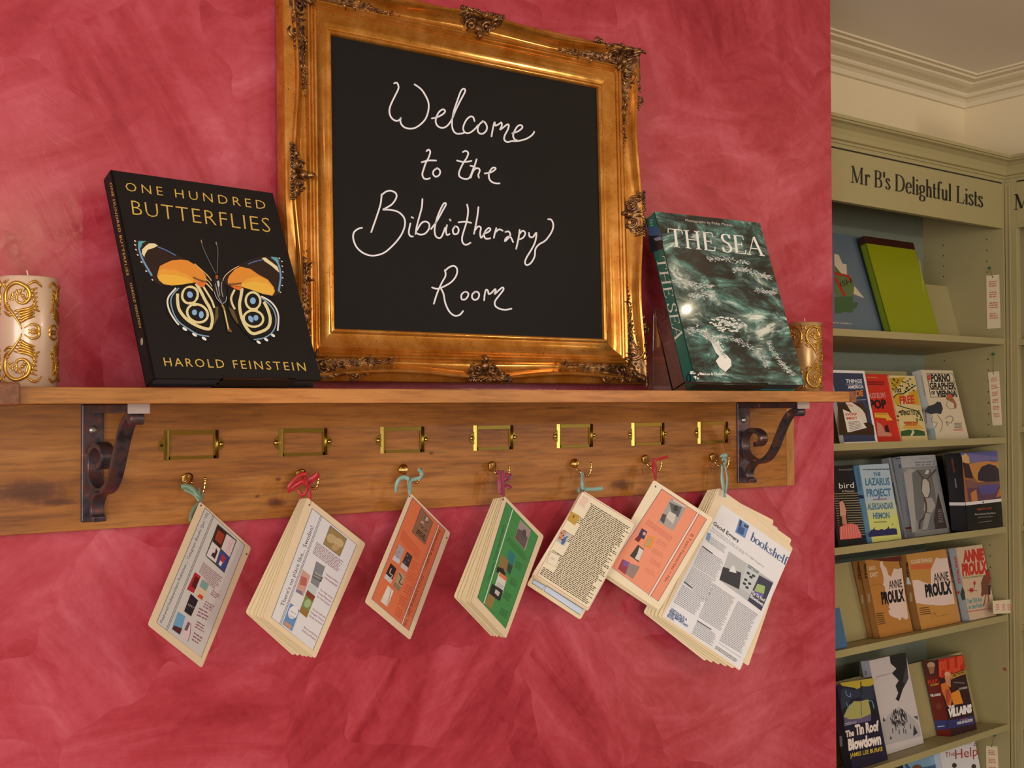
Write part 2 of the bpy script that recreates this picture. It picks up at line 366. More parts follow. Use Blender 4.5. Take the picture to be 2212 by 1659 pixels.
def serif(s, thick=.15, thin=.045):
    vs = []; fs = []; x = 0
    for ch in s:
        adv, st = SER[ch]
        for q in st:
            if q[0] == 'l': v, f = ribbon2([(q[1], q[2]), (q[3], q[4])], lambda a, b, t=q[5]: thick if t else thin)
            elif q[0] == 's': v, f = ribbon2([(q[1] - q[3], q[2]), (q[1] + q[3], q[2])], lambda a, b: thin)
            else: v, f = ribbon2(smooth(q[1], 3), lambda a, b: thin + (thick - thin) * abs(b) ** 1.5)
            b = len(vs); vs += [(x + p, r) for p, r in v]; fs += [tuple(b + i for i in ff) for ff in f]
        x += adv
    return vs, fs, x
class Art:
    """flat print laid on a plane (P, n). Coordinates are read in a crop (ox, oy, scale) and carried onto that plane."""
    def __init__(s, P, n, crop=(0, 0, 1), base=.0002, step=.00006):
        s.P = P; s.n = n; s.crop = crop; s.m = MB(); s.k = 0; s.base = base; s.step = step
    def at(s, x, y, k=None):
        ox, oy, sc = s.crop; return on_plane(ox + x / sc, oy + y / sc, s.P, s.n) + s.n * (s.base + s.step * (s.k if k is None else k))
    def poly(s, pts, col, k=None):
        if k is None: s.k += 1
        P = [s.at(*p, k=k) for p in pts]
        s.m.add(P, [tuple(t) for t in tessellate_polygon([P])], lin(col)); return s
    def ell(s, cx, cy, rx, ry, col, rot=0, n=20):
        c, d = math.cos(rot), math.sin(rot)
        return s.poly([(cx + rx * math.cos(a) * c - ry * math.sin(a) * d, cy + rx * math.cos(a) * d + ry * math.sin(a) * c) for a in [2 * math.pi * i / n for i in range(n)]], col)
    def ring(s, cx, cy, rx, ry, col, col2, t, rot=0): s.ell(cx, cy, rx, ry, col, rot); return s.ell(cx, cy, rx - t, ry - t, col2, rot)
    def stroke(s, pts, wd, col, sm=3, round_=False, inc=True):
        if inc: s.k += 1
        q = smooth(pts, sm) if sm > 1 and len(pts) > 2 else pts
        v, f = ribbon2(q, lambda a, b: wd); s.m.add([s.at(*p) for p in v], f, lin(col))
        if round_:
            for e in (q[0], q[-1]):
                vs = [s.at(e[0] + wd / 2 * math.cos(a), e[1] + wd / 2 * math.sin(a)) for a in [math.pi * i / 4 for i in range(8)]]
                s.m.add(vs, [tuple(range(8))], lin(col))
        return s
    def frame(s, pts, wd, col):
        return s.stroke(list(pts) + [pts[0]], wd, col, 1)
    def dots(s, pts, rx, ry, col):
        s.k += 1
        for x, y in pts: s.ell(x, y, rx, ry, col, .6, 8); s.k -= 1
        return s
    def text(s, t, p0, p1, h, col, up=None, ser=False, sp=1., bold=0., thick=.15, thin=.045):
        """text from baseline point p0 to p1, cap height h; up = direction of the letters' up in crop px"""
        s.k += 1
        vs, fs, wd = serif(t, thick, thin) if ser else glyphs(t, sp, bold)
        dx, dy = (p1[0] - p0[0]) / wd, (p1[1] - p0[1]) / wd
        if up is None: up = (0, -1)
        l = math.hypot(*up); ux, uy = up[0] / l * h, up[1] / l * h
        s.m.add([s.at(p0[0] + x * dx + y * ux, p0[1] + x * dy + y * uy) for x, y in vs], fs, lin(col)); return s
    def lines(s, q, n, col, fill=.55, rag=.15, word=.09, ind=None):
        """n rows of word-like dashes in the quad q = (row start top, row end top, row end bottom, row start bottom)"""
        s.k += 1; (a, b, c, d) = q
        def pt(u, v):
            return tuple(a[i] * (1 - u) * (1 - v) + b[i] * u * (1 - v) + c[i] * u * v + d[i] * (1 - u) * v for i in (0, 1))
        for i in range(n):
            v0 = (i + .5 - fill / 2) / n; v1 = (i + .5 + fill / 2) / n; u = ind[i] if ind else 0; end = 1 - random.random() * rag
            while u < end - .01:
                e = min(end, u + word * (.4 + random.random()))
                s.m.add([s.at(*pt(u, v0)), s.at(*pt(e, v0)), s.at(*pt(e, v1)), s.at(*pt(u, v1))], [(0, 1, 2, 3)], lin(col)); u = e + word * .22
        return s
    def build(s, name, mt, parent): return s.m.build(name, mt, parent, fix=False)

# ------------------------------------------------------------------ the setting
WX = 2.093                      # where the pink wall ends
CEIL = 2.5234
def slab(name, x0, x1, y0, y1, z0, z1, mt):
    return tag(MB().aabb(x0, x1, y0, y1, z0, z1).build(name, mt), kind='structure')
slab('wall_front', -1.4, WX, 0, .075, 0, CEIL, M['plaster'])
slab('ceiling', -2.6, 5.2, -6.6, 1.8, CEIL, CEIL + .1, M['ceil'])
slab('floor', -2.6, 5.2, -6.6, 1.8, -.1, 0, M['floor'])
slab('wall_left', -2.7, -2.6, -6.6, .0, 0, CEIL, M['cream'])
slab('wall_rear', -2.6, 5.2, -6.7, -6.6, 0, CEIL, M['cream'])
# bookcase corner frame: ub runs along the bookcase to the right, nb away from the room
_u = XR * ((4350 - CX) / F) + XD * ((862 - CY) / F) + XF; UB = Vector((_u.x, _u.y, 0)).normalized(); NB = Vector((-UB.y, UB.x, 0))
BP = CAM + ray(2174, 862) * 3.2; BP.z = 0
UP = Vector((0, 0, 1))
def B(u, d, z): return BP + UB * u + NB * d + UP * z
def Z(y, fw=3.2): return 1.5 + (862 - y) / F * fw
def bbox_(mb, u0, u1, d0, d1, z0, z1): return mb.box(B(u0, d0, z0), UB * (u1 - u0), NB * (d1 - d0), UP * (z1 - z0))
DB = .262                       # depth of the bookcase
tag(bbox_(MB(), -1.25, .30, DB + .012, DB + .06, 0, CEIL).build('wall_back', M['cream']), kind='structure')
tag(bbox_(MB(), .245, .30, -2.6, DB + .012, 0, CEIL).build('wall_right', M['cream']), kind='structure')
crown = [(0, 2.455), (.008, 2.457), (.010, 2.472), (.018, 2.480), (.030, 2.483), (.034, 2.488), (.036, 2.493), (.05, 2.497), (.066, 2.500), (.078, 2.505), (.082, 2.510),
         (.104, 2.512), (.107, 2.517), (.119, 2.518), (.119, CEIL), (0, CEIL)]
def sweep(prof, O, along, out, ln): return MB().prism([O + out * p + UP * z for p, z in prof], along * ln)
tag(sweep(crown, B(-1.2, DB + .012, 0), UB, -NB, 1.2 + .245).build('trim_1', M['crown']), kind='structure')
tag(sweep(crown, B(.245, DB + .012, 0), -NB, -UB, 2.5).build('trim_2', M['crown']), kind='structure')

# ------------------------------------------------------------------ oak wall shelf
SH_Y, SH_T = -.26, 1.5225
shelf = empty('wall_shelf', (.9, 0, 1.4), 'long oak shelf on iron scroll brackets with a brass-fitted hook board', 'shelf')
x0 = on_wall(38, 857, .26).x; x1 = on_wall(1836, 857, .26).x
MB().aabb(x0, x1, SH_Y, 0, 1.501, SH_T).build('shelf_board', M['oak_shelf'], shelf, .0012)
tag(MB().aabb(x0 - .22, x0 + .001, -.272, 0, 1.4985, 1.5285).build('end_block', M['oak_end'], shelf, .003), 'thick end-grain oak block at the left end')
x2 = on_wall(1849, 857, .26).x
tag(MB().aabb(x1, x2, SH_Y - .002, 0, 1.5, 1.523).build('end_cap', M['oak_end'], shelf, .001), 'dark end cap at the right end')
bx1 = on_wall(1699, 960, .02).x; bx2 = on_wall(1716, 960, .02).x
MB().aabb(-.45, bx1, -.02, 0, 1.311, 1.501).build('back_board', M['oak_board'], shelf, .001)
q = MB().aabb(bx1, bx1 + .006, -.0205, 0, 1.311, 1.501); q.aabb(bx1 + .0065, bx2, -.0195, 0, 1.311, 1.501)
tag(q.build('edge_strip', M['oak_pale'], shelf, .0006), 'pale oak lipping on the right end of the board')
# brackets
def brk_pts(px):
    P = on_wall(1603, 960, .02); e = Vector((math.sin(math.radians(BY[1])), -math.cos(math.radians(BY[1])), 0)); n = Vector((e.y, -e.x, 0))
    out = []
    for x, y in px:
        q = on_plane(1140 + x * .32550, 830 + y * .32550, P, n); out.append(((q - P).dot(e), q.z))
    return out
BY = (4, -9)
scroll = brk_pts([(1812, 172), (1775, 178), (1740, 205), (1705, 265), (1670, 350), (1640, 425), (1600, 485), (1550, 512), (1500, 503), (1460, 470), (1440, 420), (1443, 360), (1468, 318), (1510, 305), (1548, 325), (1563, 360), (1548, 392), (1520, 400)])
foot = brk_pts([(1560, 510), (1510, 522), (1482, 550), (1470, 590), (1476, 628), (1497, 642)])
for k, (px, yw, lab) in enumerate(((198, BY[0], 'left iron bracket'), (1603, BY[1], 'right iron bracket'))):
    P = on_wall(px, 990, .0205); e = Vector((math.sin(math.radians(yw)), -math.cos(math.radians(yw)), 0)); sd = Vector((-e.y, e.x, 0))
    g = lambda d, z: Vector((P.x, -.0205, 0)) + e * d + UP * z
    W = .033
    mb = MB(); AL = .205
    mb.box(g(0, 1.324) - sd * W / 2, sd * W, e * .007, UP * .176)
    mb.box(g(0, 1.488) - sd * W * .42, sd * W * .84, e * AL, UP * .0125)
    s3 = smooth([(d, z) for d, z in scroll], 4); mb.strap([g(d, z) for d, z in s3], sd, W * .62, .0095)
    mb.strap([g(d, z) for d, z in smooth(foot, 4)], sd, W * .62, .008)
    d0, z0 = scroll[0]; mb.tube([g(d0 - .004, z0 - .004) - sd * W * .3, g(d0 - .004, z0 - .004) + sd * W * .3], .009, 10)
    br = mb.build('bracket', M['iron'], shelf, .0018)
    tag(MB().box(g(AL, 1.4875) - sd * W * .45, sd * W * .9, e * .002, UP * .0135).build('arm_end', M['arm_end_lit'], br), 'front face of the bracket arm, coloured pinkish as if lit')
    sc = MB(); c = g(.0075, 1.462)
    sc.tube([c, c + e * .002], .0065, 14); sc.box(c + e * .002 - sd * .003 - UP * .0008, sd * .006, e * .0004, UP * .0016); sc.box(c + e * .002 - sd * .0008 - UP * .003, sd * .0016, e * .0004, UP * .006)
    sc.build('screw', M['steel'], br)
# label holders and hooks, seven of each
HX = [357, 604, 824, 1025, 1205, 1366, 1509]; HXR = [467, 702, 912, 1102, 1276, 1428, 1569]
YB = -.0205
def bx(mb, x0, x1, ya, yb_, z0, z1): return mb.aabb(x0, x1, min(ya, yb_), max(ya, yb_), z0, z1)
HZ = 1.436
def holder(X):
    w_, h_, b = .083, .0455, .0068
    mb = MB(); zt, zb = HZ + h_ / 2, HZ - h_ / 2
    bx(mb, X, X + w_, YB, YB - .0026, zt - b, zt); bx(mb, X, X + w_, YB, YB - .0022, zb, zb + b * .72)
    bx(mb, X + .002, X + b, YB, YB - .0022, zb, zt); bx(mb, X + w_ - b, X + w_ - .002, YB, YB - .0022, zb, zt)
    mb.prism([Vector((X - .0022, YB, zb - .0006)), Vector((X + .0020, YB - .0046, zb - .0006)), Vector((X + .0042, YB - .0040, zb - .0006)), Vector((X + .0052, YB, zb - .0006))], (0, 0, h_ + .0012)); mb.tube([(X + w_ - .0015, YB - .003, zb), (X + w_ - .0015, YB - .003, zt)], .0026, 10)
    for sx in (-1, 1):
        cx = X if sx < 0 else X + w_
        arc = [Vector((cx, YB, HZ - .0125))] + [Vector((cx + sx * (.002 + .009 * math.cos(a)), YB, HZ + .0095 * math.sin(a))) for a in [math.radians(t) for t in range(-75, 76, 15)]] + [Vector((cx, YB, HZ + .0125))]
        mb.prism(arc, (0, -.0012, 0))
    o = mb.build('label_holder', M['brass'], shelf)
    for sx in (0, 1):
        if X < .53 and sx == 0:   # the first holder has lost its left screw
            MB().tube([(X - .006, YB - .0013, HZ), (X - .006, YB - .0016, HZ)], .0025, 12).build('screw_hole', M['hole'], o); continue
        cx = X - .006 if sx == 0 else X + w_ + .006
        MB().ball((cx, YB - .0012, HZ), .0042, 12, (1, .7, 1)).build('screw', M['brass2'], o)
def hook(p, up):
    """shell finial on the plate and a J-shaped arm; p = px of the shell, up = True: shell points up, False: turned sideways"""
    c = on_wall(p[0], p[1], .030); mb = MB()
    mb.tube([(c.x + .004, YB, c.z + .003), (c.x + .004, YB - .005, c.z + .003)], .0075, 14)
    t = Vector((0, 0, 1)) if up else Vector((-.8, -.25, .5)).normalized()
    # ribbed shell
    for k in range(-3, 4):
        sx = Vector((1, 0, 0)) if up else Vector((.45, 0, .89))
        b = c - t * .007; tip = c + t * (.012 - abs(k) * .0014) + sx * k * .0013
        mid = c + sx * k * .0026 + Vector((0, -.003 + abs(k) * .0009, 0))
        mb.tube(smooth([tuple(b), tuple(mid), tuple(tip)], 4), [.0006, .0012, .0016, .0019, .0021, .0019, .0016, .0012, .0005][:9], 7)
    mb.ball(c - t * .009 + Vector((.0, -.004, 0)), .0024, 8)
    j = [c + Vector((.003, 0, -.008)), c + Vector((.008, -.008, -.016)), c + Vector((.013, -.016, -.021)), c + Vector((.017, -.022, -.0205)), c + Vector((.0195, -.0245, -.014)), c + Vector((.0205, -.0255, -.004)), c + Vector((.0205, -.0255, .002))]
    jj = smooth([tuple(v) for v in j], 5)
    mb.tube(jj, [.0021 + .0005 * math.sin(i * 1.9) for i in range(len(jj))], 9)
    mb.ball(jj[-1], .0026, 8)
    mb.build('hook', M['brass2'], shelf); return jj
hk = [((404, 1036), 0), ((650, 1027), 0), ((871, 1016), 1), ((1064, 1009), 0), ((1242, 1003), 1), ((1395, 994), 0), ((1541, 990), 0)]
HOOK = []
for X_, (p, up) in zip(HX, hk):
    holder(on_wall(X_, 990, .0205).x); HOOK.append(hook(p, up))

# ------------------------------------------------------------------ gilt frame with the blackboard
TH = .03076; FU = Vector((1, 0, 0)); FV = Vector((0, math.sin(TH), math.cos(TH))); FN = FU.cross(FV)
_s = (1.75 - .048) / (1.75 - .075)
FO = Vector((.76539 * _s, -.048, 1.5 + .12546 * _s)); FW, FH = .56656 * _s, .49211 * _s
FD = .0905
PROF = [(0, 0), (.0006, .005), (.003, .0078), (.006, .0080), (.0085, .0062), (.0095, .0052), (.013, .0056), (.020, .0076), (.027, .0114), (.0315, .0158), (.0335, .0170), (.0350, .0164), (.0362, .0140),
        (.0372, .0136), (.0385, .0170), (.0405, .0186), (.0425, .0170), (.0434, .0158), (.0448, .0186), (.0470, .0206), (.0490, .0200), (.0502, .0170), (.0515, .0150), (.055, .0128), (.060, .0124), (.066, .0146),
        (.072, .0196), (.0765, .0262), (.0790, .0322), (.0805, .0348), (.0825, .0358), (.0845, .0346), (.0855, .0320), (.0850, .0290), (.0835, .0262), (.0835, .0225), (.0862, .0205), (.0868, .0170), (.0890, .0160), (FD, .0140), (FD, -.0170), (0, -.0170)]
def ph(t):
    for (a, b), (c, d) in zip(PROF[:31], PROF[1:31]):
        if a <= t <= c: return b + (d - b) * (t - a) / max(1e-6, c - a)
    return .034 if t > .08 else 0
def swept(t): return 0 if t < .055 else (min(1, (t - .055) / .022) if t < .0868 else 0)
sides = [(FO, FU, -FV, FW), (FO + FU * FW, FV, FU, FH), (FO + FU * FW + FV * FH, -FU, FV, FW), (FO + FV * FH, -FV, -FU, FH)]
frame = empty('picture_frame', tuple(FO + FU * FW / 2 - FV * .09), 'ornate swept gilt frame around a handwritten blackboard, leaning on the pink wall', 'frame')
for O, e, o_, ln in sides:
    mb = MB(); ns = 48; vs = []; k = len(PROF)
    for i in range(ns + 1):
        s_ = i / ns; A = .0095 * math.sin(2 * math.pi * s_) ** 2
        for t, h in PROF:
            a = -t + s_ * (ln + 2 * t); vs.append(O + e * a + o_ * (t - A * swept(t)) + FN * h)
    fs = [(i * k + j, i * k + (j + 1) % k, (i + 1) * k + (j + 1) % k, (i + 1) * k + j) for i in range(ns) for j in range(k)]
    mb.add(vs, fs, None, False)
    ob = mb.build('frame_rail', M['gold'], frame)
    for p in ob.data.polygons: p.use_smooth = True
    ob.data.set_sharp_from_angle(angle=math.radians(50))
def fpt(S, a, t, lift=0.):
    O, e, o_, ln = S; tt = max(t, -a, 0) if a < 0 else t
    if a > ln: tt = max(t, a - ln)
    return O + e * a + o_ * t + FN * (ph(min(tt, .083)) + lift)
def leaf(mb, S, a, t, ang, L_, r, curl=.6, lift=.001):
    pts = []; x, y = a, t
    for i in range(7):
        pts.append(fpt(S, x, y, lift + r * .7 * math.sin(math.pi * i / 6))); x += math.cos(ang) * L_ / 6; y = min(.0895, y + math.sin(ang) * L_ / 6); ang += curl / 6
    mb.tube(pts, [r * .35, r * .8, r, r, r * .85, r * .6, r * .2], 7)
def spiral(mb, S, a, t, R_, r, turns=1.4, sgn=1, ph0=0.):
    pts = []; n = 20
    for i in range(n + 1):
        u = i / n; th = ph0 + sgn * u * turns * 2 * math.pi; rr = R_ * (1 - .82 * u); pts.append(fpt(S, a + rr * math.cos(th), min(.0895, t + rr * math.sin(th)), .001 + .004 * u))
    mb.tube(pts, [r * (.5 + .6 * math.sin(math.pi * min(1, .15 + i / n))) for i in range(n + 1)], 7); mb.ball(pts[-1], r * 1.4, 8)
for ci in range(4):
    S1 = sides[ci]; Sp = sides[ci - 1]; mb = MB(); rnd = random.Random(ci + 3)
    # arm on this side (a from 0) and on the previous side (a from its end), mirrored
    for S, fl in ((S1, False), ((Sp[0] + Sp[1] * Sp[3], -Sp[1], Sp[2], Sp[3]), True)):
        Ln = .115 if not fl else .125
        spiral(mb, S, -.030, .064, .016, .0030, 1.5, 1, .5); spiral(mb, S, .020, .080, .011, .0024, 1.4, -1, 2.5)
        for i in range(44):
            u = i / 44; a = -.05 + u * (Ln + .035); hw = .013 * (1 - u) ** .8 + .002; tc = .058 + .012 * (1 - u) - .003
            leaf(mb, S, a, tc + rnd.uniform(-hw, hw), rnd.uniform(-.9, .9), .016 * (1 - .4 * u), .0027 * (1 - .35 * u), rnd.uniform(-1.4, 1.4), .0006)
        for i in range(9):
            u = i / 9; a = -.02 + u * .065; leaf(mb, S, a, .078 - .004 * u, .5 + rnd.uniform(-.3, .6), .013, .0022, -1.2, .001)
        for i in range(11):
            u = i / 10; mb.ball(fpt(S, .0 + Ln * u, .0545 + (.014 if i % 2 else 0) * (1 - u), .003), .0022 * (1.1 - .4 * u), 7)
        spiral(mb, S, .058, .070, .013, .0019, .8, 1, 3.6)
    for S, sg in ((S1, 1), ((Sp[0] + Sp[1] * Sp[3], -Sp[1], Sp[2], Sp[3]), 1)):
        na, nt = 40, 9; vs = []
        for i in range(na + 1):
            a = -.088 + .205 * i / na; u = max(0, (a + .02) / .137); wob = .0022 * math.sin(a * 330) + .0012 * math.sin(a * 710 + ci)
            t0 = max(-a, .0515); t1 = min(.0875, .0875 - .034 * u ** .55 + wob) if a > -.02 else .0875
            t1 = max(t1, t0 + .0008)
            for j in range(nt + 1):
                t = t0 + (t1 - t0) * j / nt; e_ = min(j, nt - j) / nt
                vs.append(fpt(S, a, t, -.0008 + .0028 * min(1, e_ * 5) * min(1, (na - i) / 3)))
        mb.add(vs, [(i * (nt + 1) + j, i * (nt + 1) + j + 1, (i + 1) * (nt + 1) + j + 1, (i + 1) * (nt + 1) + j) for i in range(na) for j in range(nt)], None, True)
    for k in range(7):
        a_ = -.040 - .007 * k; leaf(mb, S1, a_, -a_ + .002 * (k % 3 - 1), 2.35 + (k - 3) * .22, .020, .0034, .7, .002)
    mb.ball(fpt(S1, -.060, .060, .004), .0085, 12); mb.ball(fpt(S1, -.078, .078, .000), .0065, 10)
    for k in range(9):
        an = 2 * math.pi * k / 9; mb.ball(fpt(S1, -.060 + .0125 * math.cos(an), .060 + .0125 * math.sin(an), .002), .0030, 7)
    mb.build('corner_ornament', M['orn'], frame)
for si, S in enumerate(sides):
    mb = MB(); c = S[3] / 2; rnd = random.Random(si)
    mb.ball(fpt(S, c, .060, .006), .0085, 12); mb.ball(fpt(S, c, .0505, .004), .0055, 10); leaf(mb, S, c, .040, 1.57, .016, .005, 0, .001)
    for q_ in (-1, 1):
        for k, (da, t, R_, r, tr, sg, p0) in enumerate(((.016, .066, .0115, .0028, 1.5, 1, -1.2), (.030, .074, .0085, .0024, 1.3, 1, -2.))):
            spiral(mb, S, c + q_ * da, t, R_, r, tr, sg * q_, p0 if q_ > 0 else math.pi - p0)
        for k in range(8):
            leaf(mb, S, c + q_ * (.004 + .0055 * k), .083 - .002 * (k % 2), math.pi / 2 + (-1.0 + .06 * k) * q_ if k % 2 else (math.pi / 2 - .9 * q_), .012, .0023, .5 * q_, .001)
        for k in range(7):
            leaf(mb, S, c + q_ * (.020 + .003 * k), .066 + .003 * k, (0 if q_ > 0 else math.pi) + q_ * (.9 - .3 * k), .014, .0020, .4, .0005)
        vs = []; na = 16
        for i in range(na + 1):
            a = q_ * .047 * i / na; u = i / na; t0 = .053 + .022 * u ** 1.3; t1 = .0885 - .0005 * math.sin(i * 2.)
            for j in range(7): vs.append(fpt(S, c + a, t0 + (t1 - t0) * j / 6, -.0008 + .0026 * min(1, min(j, 6 - j) / 1.5) * min(1, (na - i) / 2)))
        mb.add(vs, [(i * 7 + j, i * 7 + j + 1, i * 7 + 8 + j, i * 7 + 7 + j) for i in range(na) for j in range(6)], None, True)
        for k in range(4): leaf(mb, S, c + q_ * .004, .074 + .002 * k, math.pi / 2 - q_ * (.15 + .3 * k), .013, .0022, 0, .002)
    mb.build('centre_ornament', M['orn'], frame)
MB().box(FO - FU * .004 - FV * .004 - FN * .006, FU * (FW + .008), FV * (FH + .008), FN * .006).build('blackboard_panel', M['slate'], frame)
A = Art(FO, FN, (600, 0, 2.6976), .0002, .00002)
WH = (236, 236, 240)
def hand(strokes, crop, wd=9.6):
    A.crop = crop
    for s_ in strokes: A.stroke(s_, wd, WH, 5, True)
hand([
 [(678, 486), (692, 482), (701, 495), (703, 515), (690, 545), (670, 585), (655, 620), (650, 650), (658, 680), (675, 698), (695, 705), (712, 695), (717, 684), (714, 704), (720, 724), (738, 742), (768, 750), (800, 745), (835, 722), (862, 690), (877, 645), (878, 600), (862, 560), (835, 520), (797, 492)],
 [(898, 690), (925, 684), (955, 670), (972, 655), (973, 643), (960, 638), (940, 652), (925, 680), (920, 710), (932, 735), (958, 745), (985, 735), (1012, 700), (1035, 645), (1062, 590), (1086, 545), (1092, 524), (1080, 518), (1065, 535), (1045, 590), (1025, 650), (1015, 710), (1020, 755), (1040, 778), (1070, 778), (1090, 772)],
 [(1146, 706), (1138, 683), (1120, 680), (1098, 700), (1082, 735), (1082, 760), (1097, 775), (1122, 772), (1150, 750), (1166, 730)],
 [(1196, 708), (1177, 722), (1164, 750), (1172, 775), (1195, 779), (1215, 760), (1218, 735), (1205, 712), (1192, 706)],
 [(1245, 795), (1251, 760), (1260, 720), (1264, 714), (1268, 732), (1290, 722), (1302, 714), (1305, 732), (1295, 755), (1312, 744), (1336, 726), (1346, 730), (1340, 755), (1322, 790), (1320, 815), (1338, 828), (1365, 822), (1395, 822), (1440, 812), (1472, 795), (1490, 777), (1493, 768)],
 [(1366, 777), (1400, 765), (1424, 745), (1420, 731), (1400, 733), (1381, 760), (1371, 790), (1380, 812), (1402, 821)],
 [(866, 881), (878, 872), (888, 885), (880, 915), (862, 950), (850, 985), (842, 1015), (850, 1038), (868, 1044), (886, 1038)], [(838, 946), (875, 936), (922, 936)],
 [(928, 980), (908, 995), (905, 1015), (920, 1030), (940, 1020), (946, 1000), (937, 985), (924, 981)],
 [(1078, 886), (1095, 880), (1109, 892), (1100, 920), (1075, 960), (1056, 1005), (1060, 1030), (1088, 1043), (1106, 1042), (1120, 1030), (1138, 985), (1150, 955), (1158, 928)], [(1044, 936), (1085, 944), (1128, 938)],
 [(1124, 1036), (1134, 1005), (1150, 984), (1170, 982), (1176, 995), (1168, 1020), (1172, 1036)],
 [(1122, 966), (1150, 974)],
 [(1205, 1011), (1240, 1005), (1264, 990), (1268, 980), (1252, 978), (1234, 1000), (1229, 1030), (1240, 1055), (1265, 1068), (1292, 1069)],
 [(605, 1133), (598, 1190), (577, 1258), (557, 1315), (544, 1353)],
 [(603, 1138), (632, 1116), (663, 1113), (688, 1128), (689, 1155), (665, 1190), (632, 1211), (613, 1222), (640, 1222), (682, 1228), (715, 1245), (738, 1277), (738, 1322), (715, 1375), (670, 1430), (615, 1475), (552, 1490), (500, 1476), (460, 1442), (440, 1395), (442, 1357), (465, 1335), (490, 1328)],
 [(772, 1302), (766, 1330), (763, 1358), (772, 1376), (787, 1378)], [(779, 1266), (788, 1270)],
 [(842, 1160), (838, 1210), (822, 1270), (809, 1320), (802, 1364)], [(808, 1345), (835, 1302), (860, 1291), (881, 1305), (879, 1335), (856, 1362), (828, 1367), (808, 1359)],
 [(892, 1335), (925, 1290), (960, 1228), (979, 1192), (969, 1184), (950, 1215), (926, 1275), (913, 1335), (919, 1375), (940, 1388), (956, 1375), (974, 1328)],
 [(985, 1312), (979, 1345), (985, 1369), (1000, 1364)], [(1001, 1279), (1006, 1286)],
 [(1032, 1320), (1019, 1340), (1026, 1364), (1046, 1361), (1053, 1340), (1045, 1323), (1030, 1319)],
 [(1102, 1192), (1108, 1230), (1100, 1290), (1085, 1340), (1073, 1385), (1077, 1415), (1096, 1427), (1122, 1415)], [(1052, 1296), (1090, 1292), (1126, 1299)],
 [(1168, 1208), (1162, 1260), (1151, 1320), (1142, 1363)], [(1146, 1345), (1165, 1321), (1182, 1327), (1178, 1358), (1183, 1386), (1196, 1372)],
 [(1200, 1362), (1225, 1352), (1238, 1338), (1228, 1329), (1209, 1346), (1201, 1373), (1212, 1391), (1237, 1389)],
 [(1272, 1330), (1263, 1362), (1258, 1386)], [(1266, 1355), (1288, 1337), (1309, 1345)],
 [(1325, 1352), (1345, 1350), (1353, 1372), (1336, 1394), (1322, 1406), (1328, 1389), (1346, 1378), (1358, 1386), (1370, 1411)],
 [(1408, 1340), (1401, 1390), (1388, 1450)], [(1404, 1368), (1425, 1345), (1441, 1359), (1428, 1385), (1404, 1396)],
 [(1462, 1357), (1466, 1379), (1485, 1382), (1505, 1356), (1502, 1395), (1490, 1430), (1470, 1465), (1448, 1502), (1439, 1530), (1450, 1545), (1474, 1532), (1495, 1495), (1500, 1452), (1522, 1424), (1560, 1400), (1595, 1350), (1604, 1310), (1592, 1281), (1574, 1278)],
], (600, 0, 2.6976))
hand([
 [(973, 657), (976, 690), (955, 730), (928, 790), (908, 853)],
 [(972, 662), (998, 640), (1025, 633), (1043, 650), (1040, 685), (1015, 722), (972, 750), (928, 766), (898, 758)],
 [(948, 762), (964, 795), (975, 850), (998, 898), (1028, 922), (1058, 918), (1078, 896)],
 [(1085, 785), (1069, 800), (1070, 825), (1088, 829), (1105, 812), (1108, 792), (1092, 783)],
 [(1150, 783), (1133, 797), (1131, 818), (1146, 831), (1165, 822), (1172, 800), (1163, 785), (1146, 783)],
 [(1201, 833), (1204, 800), (1212, 772), (1223, 778), (1228, 797), (1245, 788), (1264, 768), (1268, 778), (1262, 797), (1285, 776), (1308, 758), (1313, 772), (1288, 805), (1264, 840), (1268, 868), (1298, 885), (1330, 888), (1360, 882)],
], (600, 340, 2.6976))
for v_ in ():
    pass
A.m.build('handwriting', M['chalk'], frame, fix=False)

# ------------------------------------------------------------------ books (generic leaning box with cover, pages, print)
def book_frame(P, yaw, lean, roll=0, e0=Vector((1, 0, 0))):
    c, s_ = math.cos(math.radians(yaw)), math.sin(math.radians(yaw)); b0 = Vector((-e0.y, e0.x, 0))
    u = e0 * c + b0 * s_; nn = b0 * c - e0 * s_; l = math.radians(lean)
    v = nn * math.sin(l) + UP * math.cos(l); r = math.radians(roll); u, v = u * math.cos(r) + v * math.sin(r), v * math.cos(r) - u * math.sin(r)
    return u, v, u.cross(v)
def make_book(name, label, P, u, v, n, w_, h_, t, cover, spine=None, group=None, hard=False, back=None, mt='print'):
    """P = bottom-left front corner. Front face at P, depth t along -n"""
    rt = empty(name, tuple(P), label, 'book', group)
    ct = .0026 if hard else .0006; ins = .003 if hard else .0
    mb = MB(); c1, c2 = lin(cover), lin(spine or cover)
    mb.box(P - n * ct, u * w_, v * h_, n * ct, c1)
    mb.box(P - n * t, u * w_, v * h_, n * ct, lin(back) if back else c1)
    mb.box(P - n * t, u * ct, v * h_, n * t, c2)
    mb.build('cover', M[mt], rt, fix=True)
    MB().box(P - n * (t - ct) + u * ct + v * ins, u * (w_ - ct - ins - .0006), v * (h_ - 2 * ins - (0 if hard else .0003)), n * (t - 2 * ct)).build('pages', M['dark_pages' if w_ > .24 else 'paper'], rt)
    return rt
